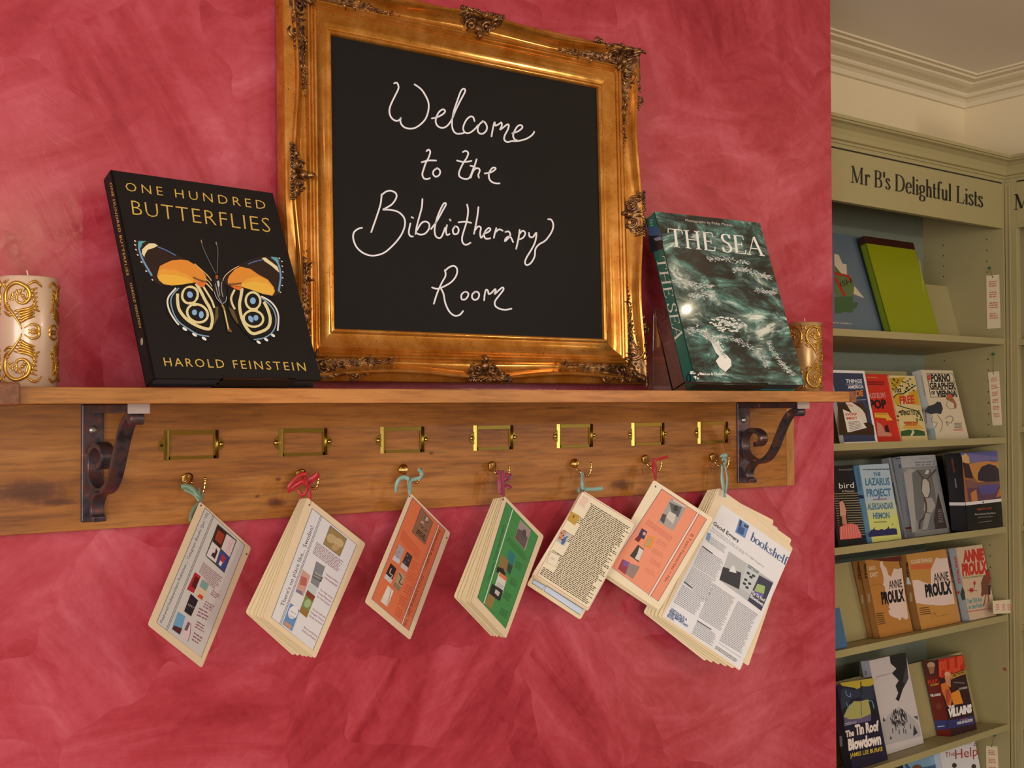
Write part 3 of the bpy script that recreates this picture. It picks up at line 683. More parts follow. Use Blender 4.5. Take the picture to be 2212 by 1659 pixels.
# One Hundred Butterflies
P1 = on_wall(332, 817, .245); u, v, n = book_frame(P1, 9.3, 24.7, .2)
w1, h1 = .268, .336
b1 = make_book('book', 'large black hardback with an orange butterfly, leaning left of the gilt frame', P1, u, v, n, w1, h1, .027, (20, 18, 18), (18, 16, 16), None, True, mt='printm')
YL = (208, 174, 84)
A = Art(P1, n, (0, 340, 3.0722), .0002, .00003)
A.text('ONE HUNDRED', (836, 222), (1764, 347), 62, YL, (-.12, -1), sp=1.42, bold=-.006)
A.text('BUTTERFLIES', (880, 380), (1797, 500), 104, YL, (-.12, -1), sp=1.10, bold=-.014)
A.text('HAROLD FEINSTEIN', (1093, 1384), (2032, 1418), 60, YL, (-.2, -1), sp=1.3)
A.crop = (280, 500, 6.1444)
BK = (22, 18, 16); DB_ = (46, 32, 24); CR = (226, 216, 160); BL_ = (112, 160, 206)
A.poly([(60, 120), (130, 112), (250, 130), (400, 195), (560, 275), (720, 355), (880, 450), (1020, 570), (1095, 655), (1085, 700), (1000, 690), (860, 690), (700, 716), (560, 730), (400, 715), (330, 660), (240, 560), (150, 420), (90, 290), (60, 180)], DB_)
A.poly([(400, 460), (480, 420), (560, 385), (680, 375), (770, 385), (860, 440), (950, 510), (1010, 590), (1020, 665), (850, 680), (700, 705), (560, 718), (450, 700), (390, 650), (365, 590), (380, 520)], (224, 146, 56))
A.poly([(365, 590), (382, 520), (430, 500), (600, 510), (780, 580), (850, 640), (840, 680), (700, 705), (560, 718), (450, 700), (390, 650)], (230, 164, 62))
A.poly([(365, 600), (420, 570), (600, 580), (760, 620), (850, 680), (700, 705), (560, 718), (450, 700), (390, 650)], (236, 184, 72))
A.poly([(255, 160), (330, 160), (375, 190), (320, 220), (240, 245), (205, 300), (193, 345), (160, 290), (165, 240), (210, 195)], (232, 222, 176))
A.stroke([(150, 140), (125, 180), (128, 250), (170, 370), (230, 480), (295, 590)], 24, BL_)
A.poly([(120, 130), (220, 130), (165, 160), (150, 215), (118, 220), (108, 170)], (92, 170, 178))
A.stroke([(370, 205), (480, 250), (610, 320)], 12, (92, 124, 190)); A.stroke([(860, 430), (960, 520), (1040, 595), (1085, 655)], 12, (222, 186, 132))
A.stroke([(840, 610), (930, 650), (1010, 672)], 22, (120, 84, 50)); A.stroke([(1005, 630), (1060, 680), (1090, 730)], 9, CR)
A.dots([(70, 130), (70, 182), (82, 245), (105, 315), (155, 410), (218, 530), (300, 645)], 15, 8, (236, 236, 230))
A.poly([(1220, 680), (1260, 590), (1380, 490), (1560, 390), (1720, 345), (1860, 330), (1985, 345), (2030, 450), (2035, 600), (2020, 740), (1990, 840), (1880, 868), (1720, 825), (1560, 765), (1400, 735), (1290, 720)], DB_)
A.poly([(1300, 640), (1320, 590), (1400, 500), (1470, 470), (1600, 500), (1700, 570), (1830, 640), (1910, 740), (1925, 800), (1890, 855), (1760, 830), (1620, 780), (1480, 735), (1360, 720), (1300, 690)], (224, 146, 56))
A.poly([(1480, 690), (1560, 630), (1700, 600), (1830, 650), (1910, 740), (1925, 800), (1890, 855), (1760, 830), (1620, 780), (1490, 735)], (232, 168, 64))
A.poly([(1480, 700), (1650, 665), (1830, 700), (1915, 770), (1920, 810), (1890, 855), (1760, 830), (1620, 780), (1490, 740)], (236, 186, 74))
A.poly([(1750, 355), (1800, 350), (1880, 410), (1960, 470), (1985, 550), (1940, 515), (1880, 460), (1790, 400)], (232, 222, 176))
A.stroke([(1880, 345), (1950, 400), (1985, 480), (2002, 600), (1990, 700), (1975, 800)], 24, BL_); A.poly([(1870, 338), (1960, 350), (1985, 410), (1930, 390)], (92, 170, 178))
A.dots([(1985, 360), (2018, 400), (2022, 465), (2030, 540), (2028, 620), (2022, 720), (1998, 810)], 13, 7, (236, 236, 230))
A.stroke([(1570, 437), (1650, 405), (1760, 380)], 12, (92, 124, 190)); A.stroke([(1230, 665), (1265, 590), (1360, 510), (1450, 462)], 10, (226, 196, 150))
A.stroke([(1300, 705), (1400, 700), (1480, 690)], 22, (120, 84, 50))
A.poly([(640, 735), (560, 790), (500, 860), (480, 960), (500, 1080), (600, 1220), (700, 1310), (850, 1395), (1020, 1445), (1110, 1300), (1180, 1150), (1160, 980), (1100, 820), (1000, 700), (860, 690), (700, 716)], BK)
A.poly([(1120, 1240), (1175, 1140), (1170, 1000), (1140, 1010), (1130, 1120)], (96, 84, 44))
A.stroke([(612, 755), (520, 860), (498, 950), (530, 1070), (600, 1185), (650, 1245)], 22, (230, 228, 212)); A.dots([(728, 1300), (858, 1375), (985, 1427)], 38, 19, (238, 238, 232))
A.stroke([(650, 755), (565, 850), (543, 950), (580, 1090), (650, 1205), (770, 1292), (900, 1370), (1050, 1398)], 16, (126, 168, 200))
A.stroke([(633, 830), (632, 920), (650, 1030), (710, 1125), (800, 1205), (930, 1272), (1050, 1300), (1085, 1240), (1093, 1150), (1060, 1025), (1000, 920), (940, 800), (878, 695)], 40, CR, 4)
A.stroke([(972, 735), (1035, 835), (1090, 930), (1120, 1020)], 26, CR); A.stroke([(1010, 690), (1060, 740), (1100, 790)], 16, CR)
A.ring(796, 850, 118, 128, CR, BK, 32, .5); A.ring(895, 1092, 158, 132, CR, BK, 32, .45)
A.ell(835, 960, 60, 30, CR, .6); A.ell(796, 848, 76, 96, BK, -.4); A.ell(895, 1090, 116, 92, BK, .45)
A.ell(795, 845, 38, 44, (138, 180, 226), -.5); A.ell(855, 1080, 34, 38, (138, 180, 226)); A.ell(945, 1112, 32, 48, (138, 180, 226))
A.poly([(860, 680), (1012, 680), (985, 735), (940, 748), (900, 720)], (226, 116, 54))
A.poly([(1480, 740), (1620, 790), (1720, 850), (1850, 900), (1960, 1030), (1995, 1180), (1960, 1330), (1880, 1430), (1700, 1492), (1600, 1420), (1480, 1300), (1380, 1150), (1310, 1000), (1290, 820), (1330, 730)], BK)
A.poly([(1300, 1000), (1380, 1060), (1440, 1220), (1430, 1240), (1360, 1140)], (96, 84, 44))
A.stroke([(1740, 868), (1860, 935), (1940, 1035), (1970, 1150), (1958, 1325)], 22, (230, 228, 212)); A.dots([(1895, 1385), (1805, 1442), (1705, 1477)], 34, 18, (238, 238, 232))
A.stroke([(1720, 870), (1840, 965), (1918, 1080), (1935, 1220), (1890, 1340), (1780, 1418), (1640, 1443)], 16, (126, 168, 200))
A.stroke([(1775, 940), (1830, 1050), (1860, 1180), (1828, 1285), (1730, 1340), (1620, 1360), (1535, 1270), (1475, 1130), (1452, 980), (1472, 860), (1486, 760)], 40, CR, 4)
A.stroke([(1388, 780), (1342, 880), (1352, 960), (1390, 1040)], 28, CR)
A.ring(1630, 928, 112, 128, CR, BK, 30, -.1); A.ring(1636, 1165, 146, 122, CR, BK, 30, .15); A.ell(1640, 1048, 56, 26, CR)
A.ell(1632, 930, 80, 96, BK, -.1); A.ell(1634, 1165, 112, 90, BK, .15)
A.ell(1628, 928, 38, 44, (138, 180, 226)); A.ell(1600, 1170, 30, 48, (138, 180, 226), -.5); A.ell(1668, 1155, 33, 38, (138, 180, 226))
A.poly([(1322, 728), (1495, 748), (1450, 792), (1385, 768)], (226, 116, 54))
A.poly([(1100, 650), (1130, 590), (1165, 590), (1220, 640), (1285, 860), (1255, 960), (1200, 985), (1110, 840), (1090, 740)], (34, 30, 30))
for q_ in ([(1165, 670), (1175, 780), (1190, 860)], [(1130, 700), (1150, 800), (1180, 900)], [(1110, 800), (1150, 900), (1210, 960)], [(1280, 870), (1265, 940), (1225, 965)], [(1215, 680), (1210, 780), (1230, 880)], [(1180, 900), (1200, 930), (1215, 970)]): A.stroke(q_, 9, (168, 168, 172))
A.poly([(1150, 665), (1180, 665), (1185, 740), (1160, 740)], (206, 206, 212)); A.poly([(1130, 590), (1165, 590), (1160, 640), (1138, 640)], (176, 84, 44))
A.stroke([(1215, 980), (1245, 1040), (1275, 1180), (1308, 1325)], 24, (170, 138, 76)); A.stroke([(1248, 1060), (1275, 1180), (1302, 1310)], 11, (236, 216, 160)); A.poly([(1285, 1310), (1330, 1300), (1352, 1350), (1290, 1335)], (120, 92, 48))
A.stroke([(1135, 575), (1050, 410), (965, 225), (940, 130)], 7, (112, 122, 118)); A.stroke([(1150, 570), (1158, 420), (1162, 260), (1136, 150)], 7, (112, 122, 124)); A.stroke([(952, 165), (938, 125)], 16, (150, 134, 60)); A.stroke([(1145, 185), (1136, 150)], 16, (132, 140, 140))
A.build('cover_print', M['printm'], b1)
S_ = Art(P1, -u, (0, 340, 3.0722), .0002, .00003)
S_.text('ONE HUNDRED BUTTERFLIES', (727, 168), (842, 785), 16, YL, (1, -.15), sp=1.1)
S_.text('HAROLD FEINSTEIN', (862, 835), (925, 1130), 15, YL, (1, -.15), sp=1.1)
S_.ell(942, 1222, 9, 26, (150, 140, 110))
S_.build('spine_print', M['printm'], b1)
# The Sea
def sea_mat():
    mt = mat('sea_photograph', (50, 80, 80), .09)
    v0 = coords(mt, (1, 1, 1.0), (0, math.radians(-28), 0)); v_ = coords(mt, (5, 5, 13), (0, math.radians(24), 0))
    a = noise(mt, v_, 1.3, 9, .68, 1.6); b = noise(mt, coords(mt, (7, 7, 12), (0, .3, 0), (2, 1, 5)), 1.1, 6, .6, 2.2)
    c = ramp(mt, a, [(.34, (32, 28, 24)), (.44, (48, 58, 54)), (.52, (72, 116, 110)), (.58, (146, 172, 164)), (.64, (228, 230, 224))])
    d = ramp(mt, b, [(.40, (30, 26, 22)), (.5, (128, 128, 128)), (.62, (232, 236, 228))])
    setc(mt, mixc(mt, .62, c, d, 'OVERLAY')); mt.node_tree.nodes['Principled BSDF'].inputs['Coat Weight'].default_value = .6; mt.node_tree.nodes['Principled BSDF'].inputs['Coat Roughness'].default_value = .04
    return mt
M['sea'] = sea_mat()
P2 = on_wall(1503.5, 827, .2275); u, v, n = book_frame(P2, -5.6, 21.4, -.6)
b2 = make_book('book', 'large glossy hardback titled The Sea with foaming green waves, leaning right of the gilt frame', P2, u, v, n, .2705, .370, .034, (38, 104, 92), (38, 104, 92), None, True, mt='lam')
MB().box(P2 + u * .0005, u * .2695, v * .370, n * .0004).build('cover_photograph', M['sea'], b2)
A = Art(P2, n, (1320, 400, 3.8138), .0007, .00004)
WT = (238, 238, 232)
A.text('THE SEA', (478, 506), (1262, 586), 152, WT, (-.12, -1), ser=True, thick=.135, thin=.045)
A.text('Photographs by Philip Plisson', (612, 300), (998, 340), 22, (206, 200, 186), (-.15, -1)); A.text('Thames & Hudson', (726, 1566), (936, 1566), 22, WT, (-.2, -1), bold=.02)
rnd = random.Random(5)
def foam(cx, cy, rx, ry, k, ang=0., col=(226, 230, 222), sz=16):
    for _ in range(k):
        a = rnd.uniform(0, 6.28); r = rnd.random() ** .6; x, y = rx * r * math.cos(a), ry * r * math.sin(a)
        A.ell(cx + x * math.cos(ang) - y * math.sin(ang), cy + x * math.sin(ang) + y * math.cos(ang), sz * rnd.uniform(.3, 1.5), sz * rnd.uniform(.2, .6), col, ang + rnd.uniform(-.5, .5), 7); A.k -= 1
A.poly([(860, 1450), (900, 1400), (950, 1400), (985, 1440), (990, 1490), (940, 1540), (890, 1500)], (236, 236, 230)); A.poly([(820, 1290), (880, 1290), (920, 1370), (900, 1420), (860, 1380)], (230, 232, 226))
foam(960, 1150, 150, 60, 80, .1); foam(820, 1260, 160, 34, 50, .7, sz=12); foam(700, 1560, 50, 40, 10)
for q_ in ([(640, 1180), (760, 1220), (860, 1300), (930, 1400)], [(520, 790), (600, 790), (700, 820), (820, 830)], [(1010, 690), (1120, 700), (1230, 740), (1300, 752)], [(800, 600), (950, 610), (1120, 640)], [(1290, 1290), (1350, 1400), (1430, 1490), (1500, 1560)], [(900, 1250), (1050, 1280), (1200, 1380), (1280, 1480)], [(1200, 860), (1300, 880), (1340, 884)], [(640, 900), (740, 915), (830, 880)]):
    qq = smooth(q_, 8)
    for x, y in qq:
        for _ in range(9): A.ell(x + rnd.gauss(0, 12), y + rnd.gauss(4, 11), rnd.uniform(3, 13), rnd.uniform(1.2, 3.5), rnd.choice([(206, 214, 208), (160, 184, 176), (228, 230, 226)]), rnd.uniform(.0, .7), 6); A.k -= 1
A.build('cover_print', M['lam'], b2)
S_ = Art(P2, -u, (1320, 400, 3.8138), .0002, .00003)
S_.poly([(298, 345), (396, 345), (420, 420), (314, 420)], (60, 92, 128)); S_.poly([(308, 415), (420, 415), (432, 520), (326, 560)], (30, 34, 44)); S_.poly([(350, 440), (410, 420), (420, 450), (370, 460)], (126, 140, 158))
S_.text('THE SEA', (368, 590), (528, 1282), 74, (232, 230, 220), (1, -.12), ser=True, thick=.12, thin=.04)
S_.lines([(318, 280), (345, 276), (350, 340), (324, 345)], 3, (150, 180, 170)); S_.ring(640, 1590, 20, 34, (20, 26, 26), (38, 104, 92), 9)
S_.build('spine_print', M['lam'], b2)
# acrylic easels that carry the two large books
def easel(P, u, v, n, t, name, label, su, w_):
    mb = MB(); q = P - n * t; th = .003
    rt = empty(name, (q.x, q.y, SH_T), label, 'book stand')
    Pz = lambda p: Vector((p.x, p.y, SH_T + .0003))
    hb = n.copy(); hb.z = 0; hb.normalize()
    a = q + u * su - n * .0006
    # ledge under the book, back plate, side web and lip
    mb.box(a - v * .0032, u * w_, n * (t + .006), v * .003); mb.box(a, u * w_, v * .17, -n * th)
    mb.build('back_plate', M['acrylic'], rt)
    for du in (.0, w_ - th):
        b = a + u * du - n * (th + .0003); top = b + v * .165; f_ = Pz(b + hb * .0); back = Pz(top - hb * .006)
        MB().prism([b, top, back, Pz(b)], u * th).build('side_web', M['acrylic'], rt)
    return rt
u1, v1, n1 = book_frame(P1, 9.3, 24.7, .2)
easel(P1, u1, v1, n1, .027, 'book_stand', 'clear acrylic stand mostly hidden behind the black butterfly book', .10, .12)
easel(P2, u, v, n, .034, 'book_stand', 'clear acrylic stand whose edge shows left of the sea book', -.030, .20)

# ------------------------------------------------------------------ pillar candles
def candle(px, dep, r, h, label, seed, turn):
    c = on_wall(px, 840, dep); c.z = SH_T + .0003
    rt = empty('pillar_candle', tuple(c), label, 'candle', 'gold scrolled pillar candles on the shelf ends')
    mb = MB(); k = 40; rings = [(r - .0025, 0), (r, .0025), (r, h - .002), (r - .0015, h), (r - .010, h - .001), (.0, h - .003)]
    vs = [c + Vector((a * math.cos(2 * math.pi * j / k), a * math.sin(2 * math.pi * j / k), z)) for a, z in rings for j in range(k)]
    mb.add(vs, [(i * k + j, i * k + (j + 1) % k, (i + 1) * k + (j + 1) % k, (i + 1) * k + j) for i in range(len(rings) - 1) for j in range(k)], None, True)
    mb.add(vs[:k], [tuple(range(k))]); mb.build('wax_body', M['wax' if seed == 1 else 'wax_gold'], rt)
    MB().tube([c + Vector((0, 0, h - .004)), c + Vector((-.0005, 0, h + .004)), c + Vector((-.002, 0, h + .010))], .0009, 7).build('wick', M['wick'], rt)
    mb = MB()
    def wrap(s_, z, lift): a = s_ / r + turn; return c + Vector((math.cos(a) * (r + lift), math.sin(a) * (r + lift), z))
    def tb(pts, rad):
        q = smooth(pts, 4); n_ = len(q)
        mb.tube([wrap(x, z, .0004) for x, z in q], [rad * 1.45 * (.25 + .9 * math.sin(math.pi * (i + .6) / n_)) for i in range(n_)], 6)
    per = 2 * math.pi * r; cols = 4
    for ci in range(cols):
        s0 = ci * per / cols; f_ = 1 if ci % 2 else -1
        def X(a, z, q=1): return (s0 + f_ * a * q, z)
        for base, fz in ((h * .52, 1), (h * .48, -1)):
            Y = lambda z: base + fz * z
            def T(pts, rad): tb([X(a, Y(z)) for a, z in pts], rad)
            hh = h * .44
            # stem sweeping up into a big volute
            T([(0, 0), (.004, hh * .14), (.012, hh * .32), (.022, hh * .52), (.021, hh * .78), (.008, hh * .93), (-.006, hh * .84), (-.010, hh * .66), (-.003, hh * .52), (.006, hh * .56), (.006, hh * .68), (.0, hh * .70)], .0018)
            for k_ in range(5): T([(.002 + .002 * k_, hh * (.12 + .06 * k_)), (-.006 - .001 * k_, hh * (.22 + .05 * k_)), (-.016, hh * (.26 + .07 * k_))], .0015)
            for k_ in range(4): T([(.010 + .003 * k_, hh * (.3 + .08 * k_)), (.018 + .002 * k_, hh * (.28 + .11 * k_)), (.0255, hh * (.36 + .13 * k_))], .0013)
            T([(-.003, hh * .02), (-.012, hh * .10), (-.020, hh * .06), (-.021, -hh * .04), (-.013, -hh * .08), (-.008, -hh * .0)], .0013)
            T([(.022, hh * .80), (.026, hh * .92), (.018, hh * 1.0)], .0013); T([(-.006, hh * .88), (-.016, hh * .97), (-.025, hh * .86)], .0013)
            for k_ in range(6): T([(.014 - .004 * k_, hh * (.70 + .05 * (k_ % 3))), (.017 - .005 * k_, hh * (.62 + .06 * k_ % .3)), (.010 - .003 * k_, hh * (.58 + .05 * k_))], .0011)
            for k_ in range(5): T([(-.022 + .002 * k_, hh * (.36 + .09 * k_)), (-.016 + .001 * k_, hh * (.42 + .09 * k_)), (-.019, hh * (.48 + .09 * k_))], .0012)
            for k_ in range(3): T([(-.002, hh * (.6 + .05 * k_)), (-.008 + .004 * k_, hh * (.55 + .04 * k_))], .0014)
    mb.build('gold_relief', M['goldwax'], rt); return rt
candle(60, .130, .0375, .1515, 'gold scrolled pearl pillar candle on the left end, beside the black butterfly book', 1, -1.95)
candle(1740, .088, .0360, .1545, 'gold scrolled pillar candle half hidden behind the sea book at the right end', 2, -1.7)

# ------------------------------------------------------------------ laminated cards hanging from the hooks
PAPER = (236, 216, 184); INK = (92, 66, 66)
def sheet(mb, q, P, n, off, th=.0005, col=PAPER, edge=.0):
    pts = [on_plane(x, y, P, n) - n * off for x, y in q]
    c = sum(pts, Vector()) / 4; k = []
    for i in range(4):           # slightly rounded corners
        a, b, d = pts[i - 1], pts[i], pts[(i + 1) % 4]; r = .004
        e1 = (a - b).normalized(); e2 = (d - b).normalized()
        k += [b + e1 * r, b + (e1 + e2) * r * .3, b + e2 * r]
    mb.prism(k, -n * th, lin(col))
def card(label, n, P, q, back, hole, ribbons, rmat, crop, dy=0., paper=PAPER, name='hanging_card'):
    n = Vector(n).normalized(); P = Vector(P) + Vector((0, dy, 0))
    rt = empty(name, tuple(P), label, 'card', 'laminated reading cards tied to the brass hooks')
    sheet_ = MB(); sheet(sheet_, q, P, n, 0, col=paper); sheet_.build('sheet', M['lam'], rt)
    for i, b in enumerate(back):
        mb = MB(); sheet(mb, b, P, n, (.0016 if len(back) > 6 else .0022) * (i + 1), col=(238 - 3 * (i % 3), 218 - 2 * (i % 2), 178 + 4 * (i % 2))); mb.build('sheet', M['lam'], rt)
    for pts, wd in ribbons:
        wd *= 1.3; pp = smooth([(x, y) for x, y in pts], 5); k = len(pp); w3 = [on_wall(x, y, .056 + .010 * i / k) for i, (x, y) in enumerate(pp)]
        mb = MB(); mb_pts = w3; vs = []
        for i, p in enumerate(mb_pts):
            d = (mb_pts[min(i + 1, k - 1)] - mb_pts[max(i - 1, 0)]).normalized(); s_ = d.cross(Vector((.25 * math.sin(i * .7), -1, .0))).normalized() * wd / 2; t_ = Vector((0, -.0003, 0))
            vs += [p - s_ - t_, p + s_ - t_, p + s_ + t_, p - s_ + t_]
        fs = [(i * 4 + j, i * 4 + (j + 1) % 4, i * 4 + 4 + (j + 1) % 4, i * 4 + 4 + j) for i in range(k - 1) for j in range(4)] + [(3, 2, 1, 0), tuple(range(4 * k - 4, 4 * k))]
        mb.add(vs, fs, None, True).build('ribbon', M[rmat], rt)
    A = Art(P, n, crop, .0002, .00002)
    for h in hole:
        ox, oy, sc = crop; A.ell((h[0] - ox) * sc, (h[1] - oy) * sc, 6, 8, (84, 60, 44), 0, 10)
    return rt, A
def lerpq(a, b, t): return [tuple(a[i][j] * (1 - t) + b[i][j] * t for j in (0, 1)) for i in range(4)]
CP = (300, 1000, 3.6074); CQ = (760, 1000, 3.95); CRR = (1120, 1000, 3.5677)
# 1
q = [(432, 1083), (543, 1183), (436, 1443), (319, 1350)]
rt, A = card('single grey printed card on a sage ribbon, leftmost of the hanging cards', [.5271, -.8488, .0407], [.5428, -.0707, 1.3501], q, [], [(434, 1092), (532.5, 1197)],
    [([(391, 1052), (405, 1051), (420, 1060), (428, 1072), (432, 1082)], .0062), ([(397, 1057), (410, 1063), (421, 1070), (430, 1081)], .0035), ([(431, 1054), (430, 1066)], .003), ([(438, 1062), (437, 1073), (434, 1084), (433, 1093)], .0032), ([(431, 1086), (420, 1098), (414, 1110), (412, 1126)], .005)],
    'rib_sage', CP)
GR = (212, 212, 212); NV = (52, 52, 92)
A.poly([(515, 350), (824, 642), (485, 1515), (137, 1243)], GR); A.frame([(515, 350), (824, 642), (485, 1515), (137, 1243)], 3.5, NV)
A.stroke([(576, 408), (212, 1297)], 3.5, NV, 1); A.stroke([(584, 416), (221, 1304)], 3.5, NV, 1)
A.text('Featured Independent Publisher... Telegram Books (Jan \'10)', (180, 1248), (541, 396), 22, (58, 46, 66), (-1, -.55))
A.poly([(612, 474), (762, 604), (664, 858), (517, 724)], (60, 82, 60)); A.poly([(612, 485), (683, 545), (636, 668), (575, 604)], (62, 36, 32)); A.poly([(683, 553), (753, 607), (706, 734), (640, 668)], (226, 212, 218)); A.poly([(570, 612), (634, 670), (598, 780), (524, 722)], (226, 220, 226)); A.poly([(640, 676), (704, 738), (664, 846), (602, 784)], (58, 78, 150))
A.poly([(615, 520), (668, 560), (640, 640), (590, 595)], (158, 62, 48)); A.poly([(648, 712), (676, 736), (654, 790), (632, 770)], (196, 56, 66)); A.poly([(632, 760), (650, 776), (636, 806), (618, 790)], (232, 228, 228))
A.stroke([(725, 598), (700, 620), (716, 645), (690, 670), (678, 690), (690, 700), (706, 680), (700, 650), (722, 628), (733, 606), (722, 598)], 3, (214, 150, 164)); A.poly([(600, 660), (612, 690), (590, 750), (560, 720), (572, 700), (590, 700)], (64, 50, 62))
A.lines([(500, 770), (655, 895), (600, 1010), (465, 850)], 9, (150, 96, 116), .42)
A.poly([(435, 850), (480, 885), (425, 1015), (372, 985)], (178, 40, 56)); A.poly([(440, 880), (470, 905), (440, 985), (405, 960)], (92, 20, 34)); A.poly([(492, 900), (548, 940), (495, 1078), (440, 1040)], (226, 204, 170)); A.poly([(492, 905), (545, 945), (520, 1000), (468, 960)], (130, 170, 170)); A.poly([(470, 1020), (500, 1040), (490, 1068), (452, 1040)], (206, 82, 50))
A.poly([(402, 1018), (459, 1072), (404, 1196), (350, 1155)], (30, 32, 46)); A.text('CITY', (378, 1108), (425, 1140), 16, (200, 200, 200), (.4, -1)); A.poly([(302, 1158), (360, 1196), (316, 1340), (254, 1295)], (108, 170, 214)); A.poly([(270, 1265), (335, 1290), (316, 1338), (256, 1294)], (84, 40, 46))
A.poly([(372, 1216), (430, 1255), (380, 1396), (328, 1360)], (226, 204, 216)); A.poly([(380, 1235), (398, 1250), (372, 1310), (350, 1300)], (110, 96, 104)); A.stroke([(402, 1250), (398, 1320), (378, 1392)], 4, (70, 66, 70), 2)
for a_ in ((575, 985, 635, 1040), (520, 1070, 600, 1140), (470, 1120, 560, 1210), (455, 1225, 530, 1300), (430, 1310, 500, 1400)): A.lines([(a_[0], a_[1]), (a_[2], a_[1] + 50), (a_[2] - 25, a_[3] + 30), (a_[0] - 25, a_[3] - 15)], 3, (160, 104, 124), .4, .3, .3)
A.build('card_print', M['lam'], rt)
# 2
q = [(663, 1074), (790, 1174), (681, 1423), (568, 1334)]
bk = [lerpq(q, [(660, 1073), (778, 1170), (645, 1417), (541, 1323)], t) for t in (.15, .36, .52, .78, 1)]
rt, A = card('thick bundle of cards about Sweden, second from the left, on a bright red ribbon', [.374, -.9193, .1227], [.7216, -.0657, 1.3473], q, bk, [(668, 1091)],
    [([(627, 1064), (625, 1052), (634, 1040), (650, 1026), (662, 1024)], .0062), ([(629, 1058), (640, 1048), (655, 1040), (665, 1044)], .0075), ([(645, 1056), (651, 1068), (660, 1066), (664, 1052), (656, 1042)], .004), ([(654, 1072), (651, 1088), (648, 1104)], .0045), ([(667, 1044), (669, 1068), (668, 1092)], .0042), ([(666, 1045), (676, 1034), (688, 1024)], .0085), ([(662, 1026), (664, 1040)], .006)],
    'rib_red', CP)
WP = (226, 227, 234)
A.poly([(1350, 355), (1696, 636), (1356, 1460), (1032, 1204)], WP); A.frame([(1350, 355), (1696, 636), (1356, 1460), (1032, 1204)], 3.5, NV); A.stroke([(1416, 412), (1096, 1254)], 3.5, NV, 1); A.stroke([(1424, 420), (1104, 1260)], 3.5, NV, 1)
A.text("There's no place like... Sweden!", (1128, 1120), (1362, 500), 32, (52, 42, 66), (-1, -.5))
A.poly([(1490, 488), (1619, 592), (1564, 730), (1436, 632)], (156, 132, 86)); A.ell(1500, 590, 40, 34, (196, 172, 128), .7); A.ell(1556, 622, 42, 34, (200, 178, 134), .7); A.ell(1530, 660, 30, 26, (186, 160, 116)); A.frame([(1490, 488), (1619, 592), (1564, 730), (1436, 632)], 3, NV)
A.lines([(1385, 612), (1602, 775), (1572, 872), (1352, 705)], 9, (140, 100, 116), .45)
A.poly([(1380, 765), (1450, 808), (1395, 975), (1335, 932)], (128, 134, 142)); A.poly([(1362, 850), (1432, 890), (1418, 930), (1350, 890)], (86, 90, 96)); A.text('HENNING', (1365, 862), (1420, 893), 15, (220, 220, 224), (.35, -1)); A.text('MANKELL', (1358, 882), (1413, 912), 15, (220, 220, 224), (.35, -1))
A.poly([(1275, 830), (1335, 880), (1280, 1038), (1218, 1000)], (206, 160, 150)); A.poly([(1262, 880), (1310, 900), (1300, 960), (1250, 950)], (180, 100, 96)); A.poly([(1225, 985), (1270, 1000), (1275, 1036), (1220, 1004)], (120, 120, 160))
A.poly([(1322, 940), (1392, 970), (1370, 1030), (1310, 990)], (196, 208, 212)); A.poly([(1310, 990), (1372, 1040), (1305, 1208), (1248, 1160)], (124, 138, 78)); A.poly([(1310, 990), (1372, 1040), (1355, 1078), (1296, 1030)], (128, 52, 42)); A.ell(1312, 1095, 26, 34, (160, 190, 140), .3); A.poly([(1262, 1120), (1322, 1160), (1304, 1206), (1250, 1158)], (150, 110, 50))
A.poly([(1180, 1090), (1250, 1150), (1190, 1312), (1116, 1256)], (96, 146, 200)); A.ell(1200, 1165, 38, 52, (232, 232, 238), .3); A.text('Benny', (1180, 1160), (1225, 1185), 14, (60, 90, 150), (.3, -1)); A.text('Shrimp', (1172, 1195), (1222, 1222), 14, (60, 90, 150), (.3, -1)); A.poly([(1140, 1235), (1190, 1270), (1180, 1300), (1122, 1254)], (196, 150, 120))
for p0, p1, ls in (((1456, 872), (1550, 940), ['Faceless Killers', 'Henning Mankell']), ((1408, 992), (1505, 1062), ['The Visit of the', 'Royal Physician', 'Per Olov Enquist']), ((1348, 1142), (1448, 1212), ['The Girl with the', 'Dragon Tattoo', 'Stieg Larsson']), ((1282, 1284), (1385, 1360), ['Benny and Shrimp', 'Katarina Mazetti'])):
    for i, t in enumerate(ls): A.text(t, (p0[0] - 12 * i, p0[1] + 26 * i), (p1[0] - 12 * i, p1[1] + 26 * i), 15, (150, 78, 104), (.35, -1))
A.build('card_print', M['lam'], rt)
# 3
q = [(886, 1064), (973, 1151), (886, 1383), (788, 1301)]
CO = (222, 122, 84)
rt, A = card('single coral printed card on a pale aqua ribbon, third from the left', [.4113, -.9113, -.0162], [.9137, -.0648, 1.3456], q, [], [(884.5, 1072), (965, 1162)],
    [([(856, 1063), (857, 1048), (863, 1035), (875, 1031), (884, 1036)], .0056), ([(887, 1038), (900, 1034), (909, 1031), (912, 1022), (903, 1013)], .0048), ([(887, 1038), (886, 1052), (884, 1068)], .0052), ([(880, 1034), (882, 1048), (883, 1058)], .0026)], 'rib_aqua', CQ)
A.poly([(512, 285), (804, 572), (488, 1440), (160, 1162)], (226, 220, 224)); A.poly([(516, 296), (796, 574), (484, 1432), (168, 1160)], CO); A.frame([(516, 296), (796, 574), (484, 1432), (168, 1160)], 4, (76, 52, 70))
A.stroke([(742, 530), (424, 1382)], 10, (230, 214, 214), 1); A.stroke([(736, 528), (418, 1378)], 3, (96, 60, 70), 1); A.stroke([(750, 536), (432, 1388)], 3, (96, 60, 70), 1)
A.text("Featured Author...  Doris Lessing (Jan '10)", (738, 572), (440, 1392), 22, (122, 46, 36), (1, .55))
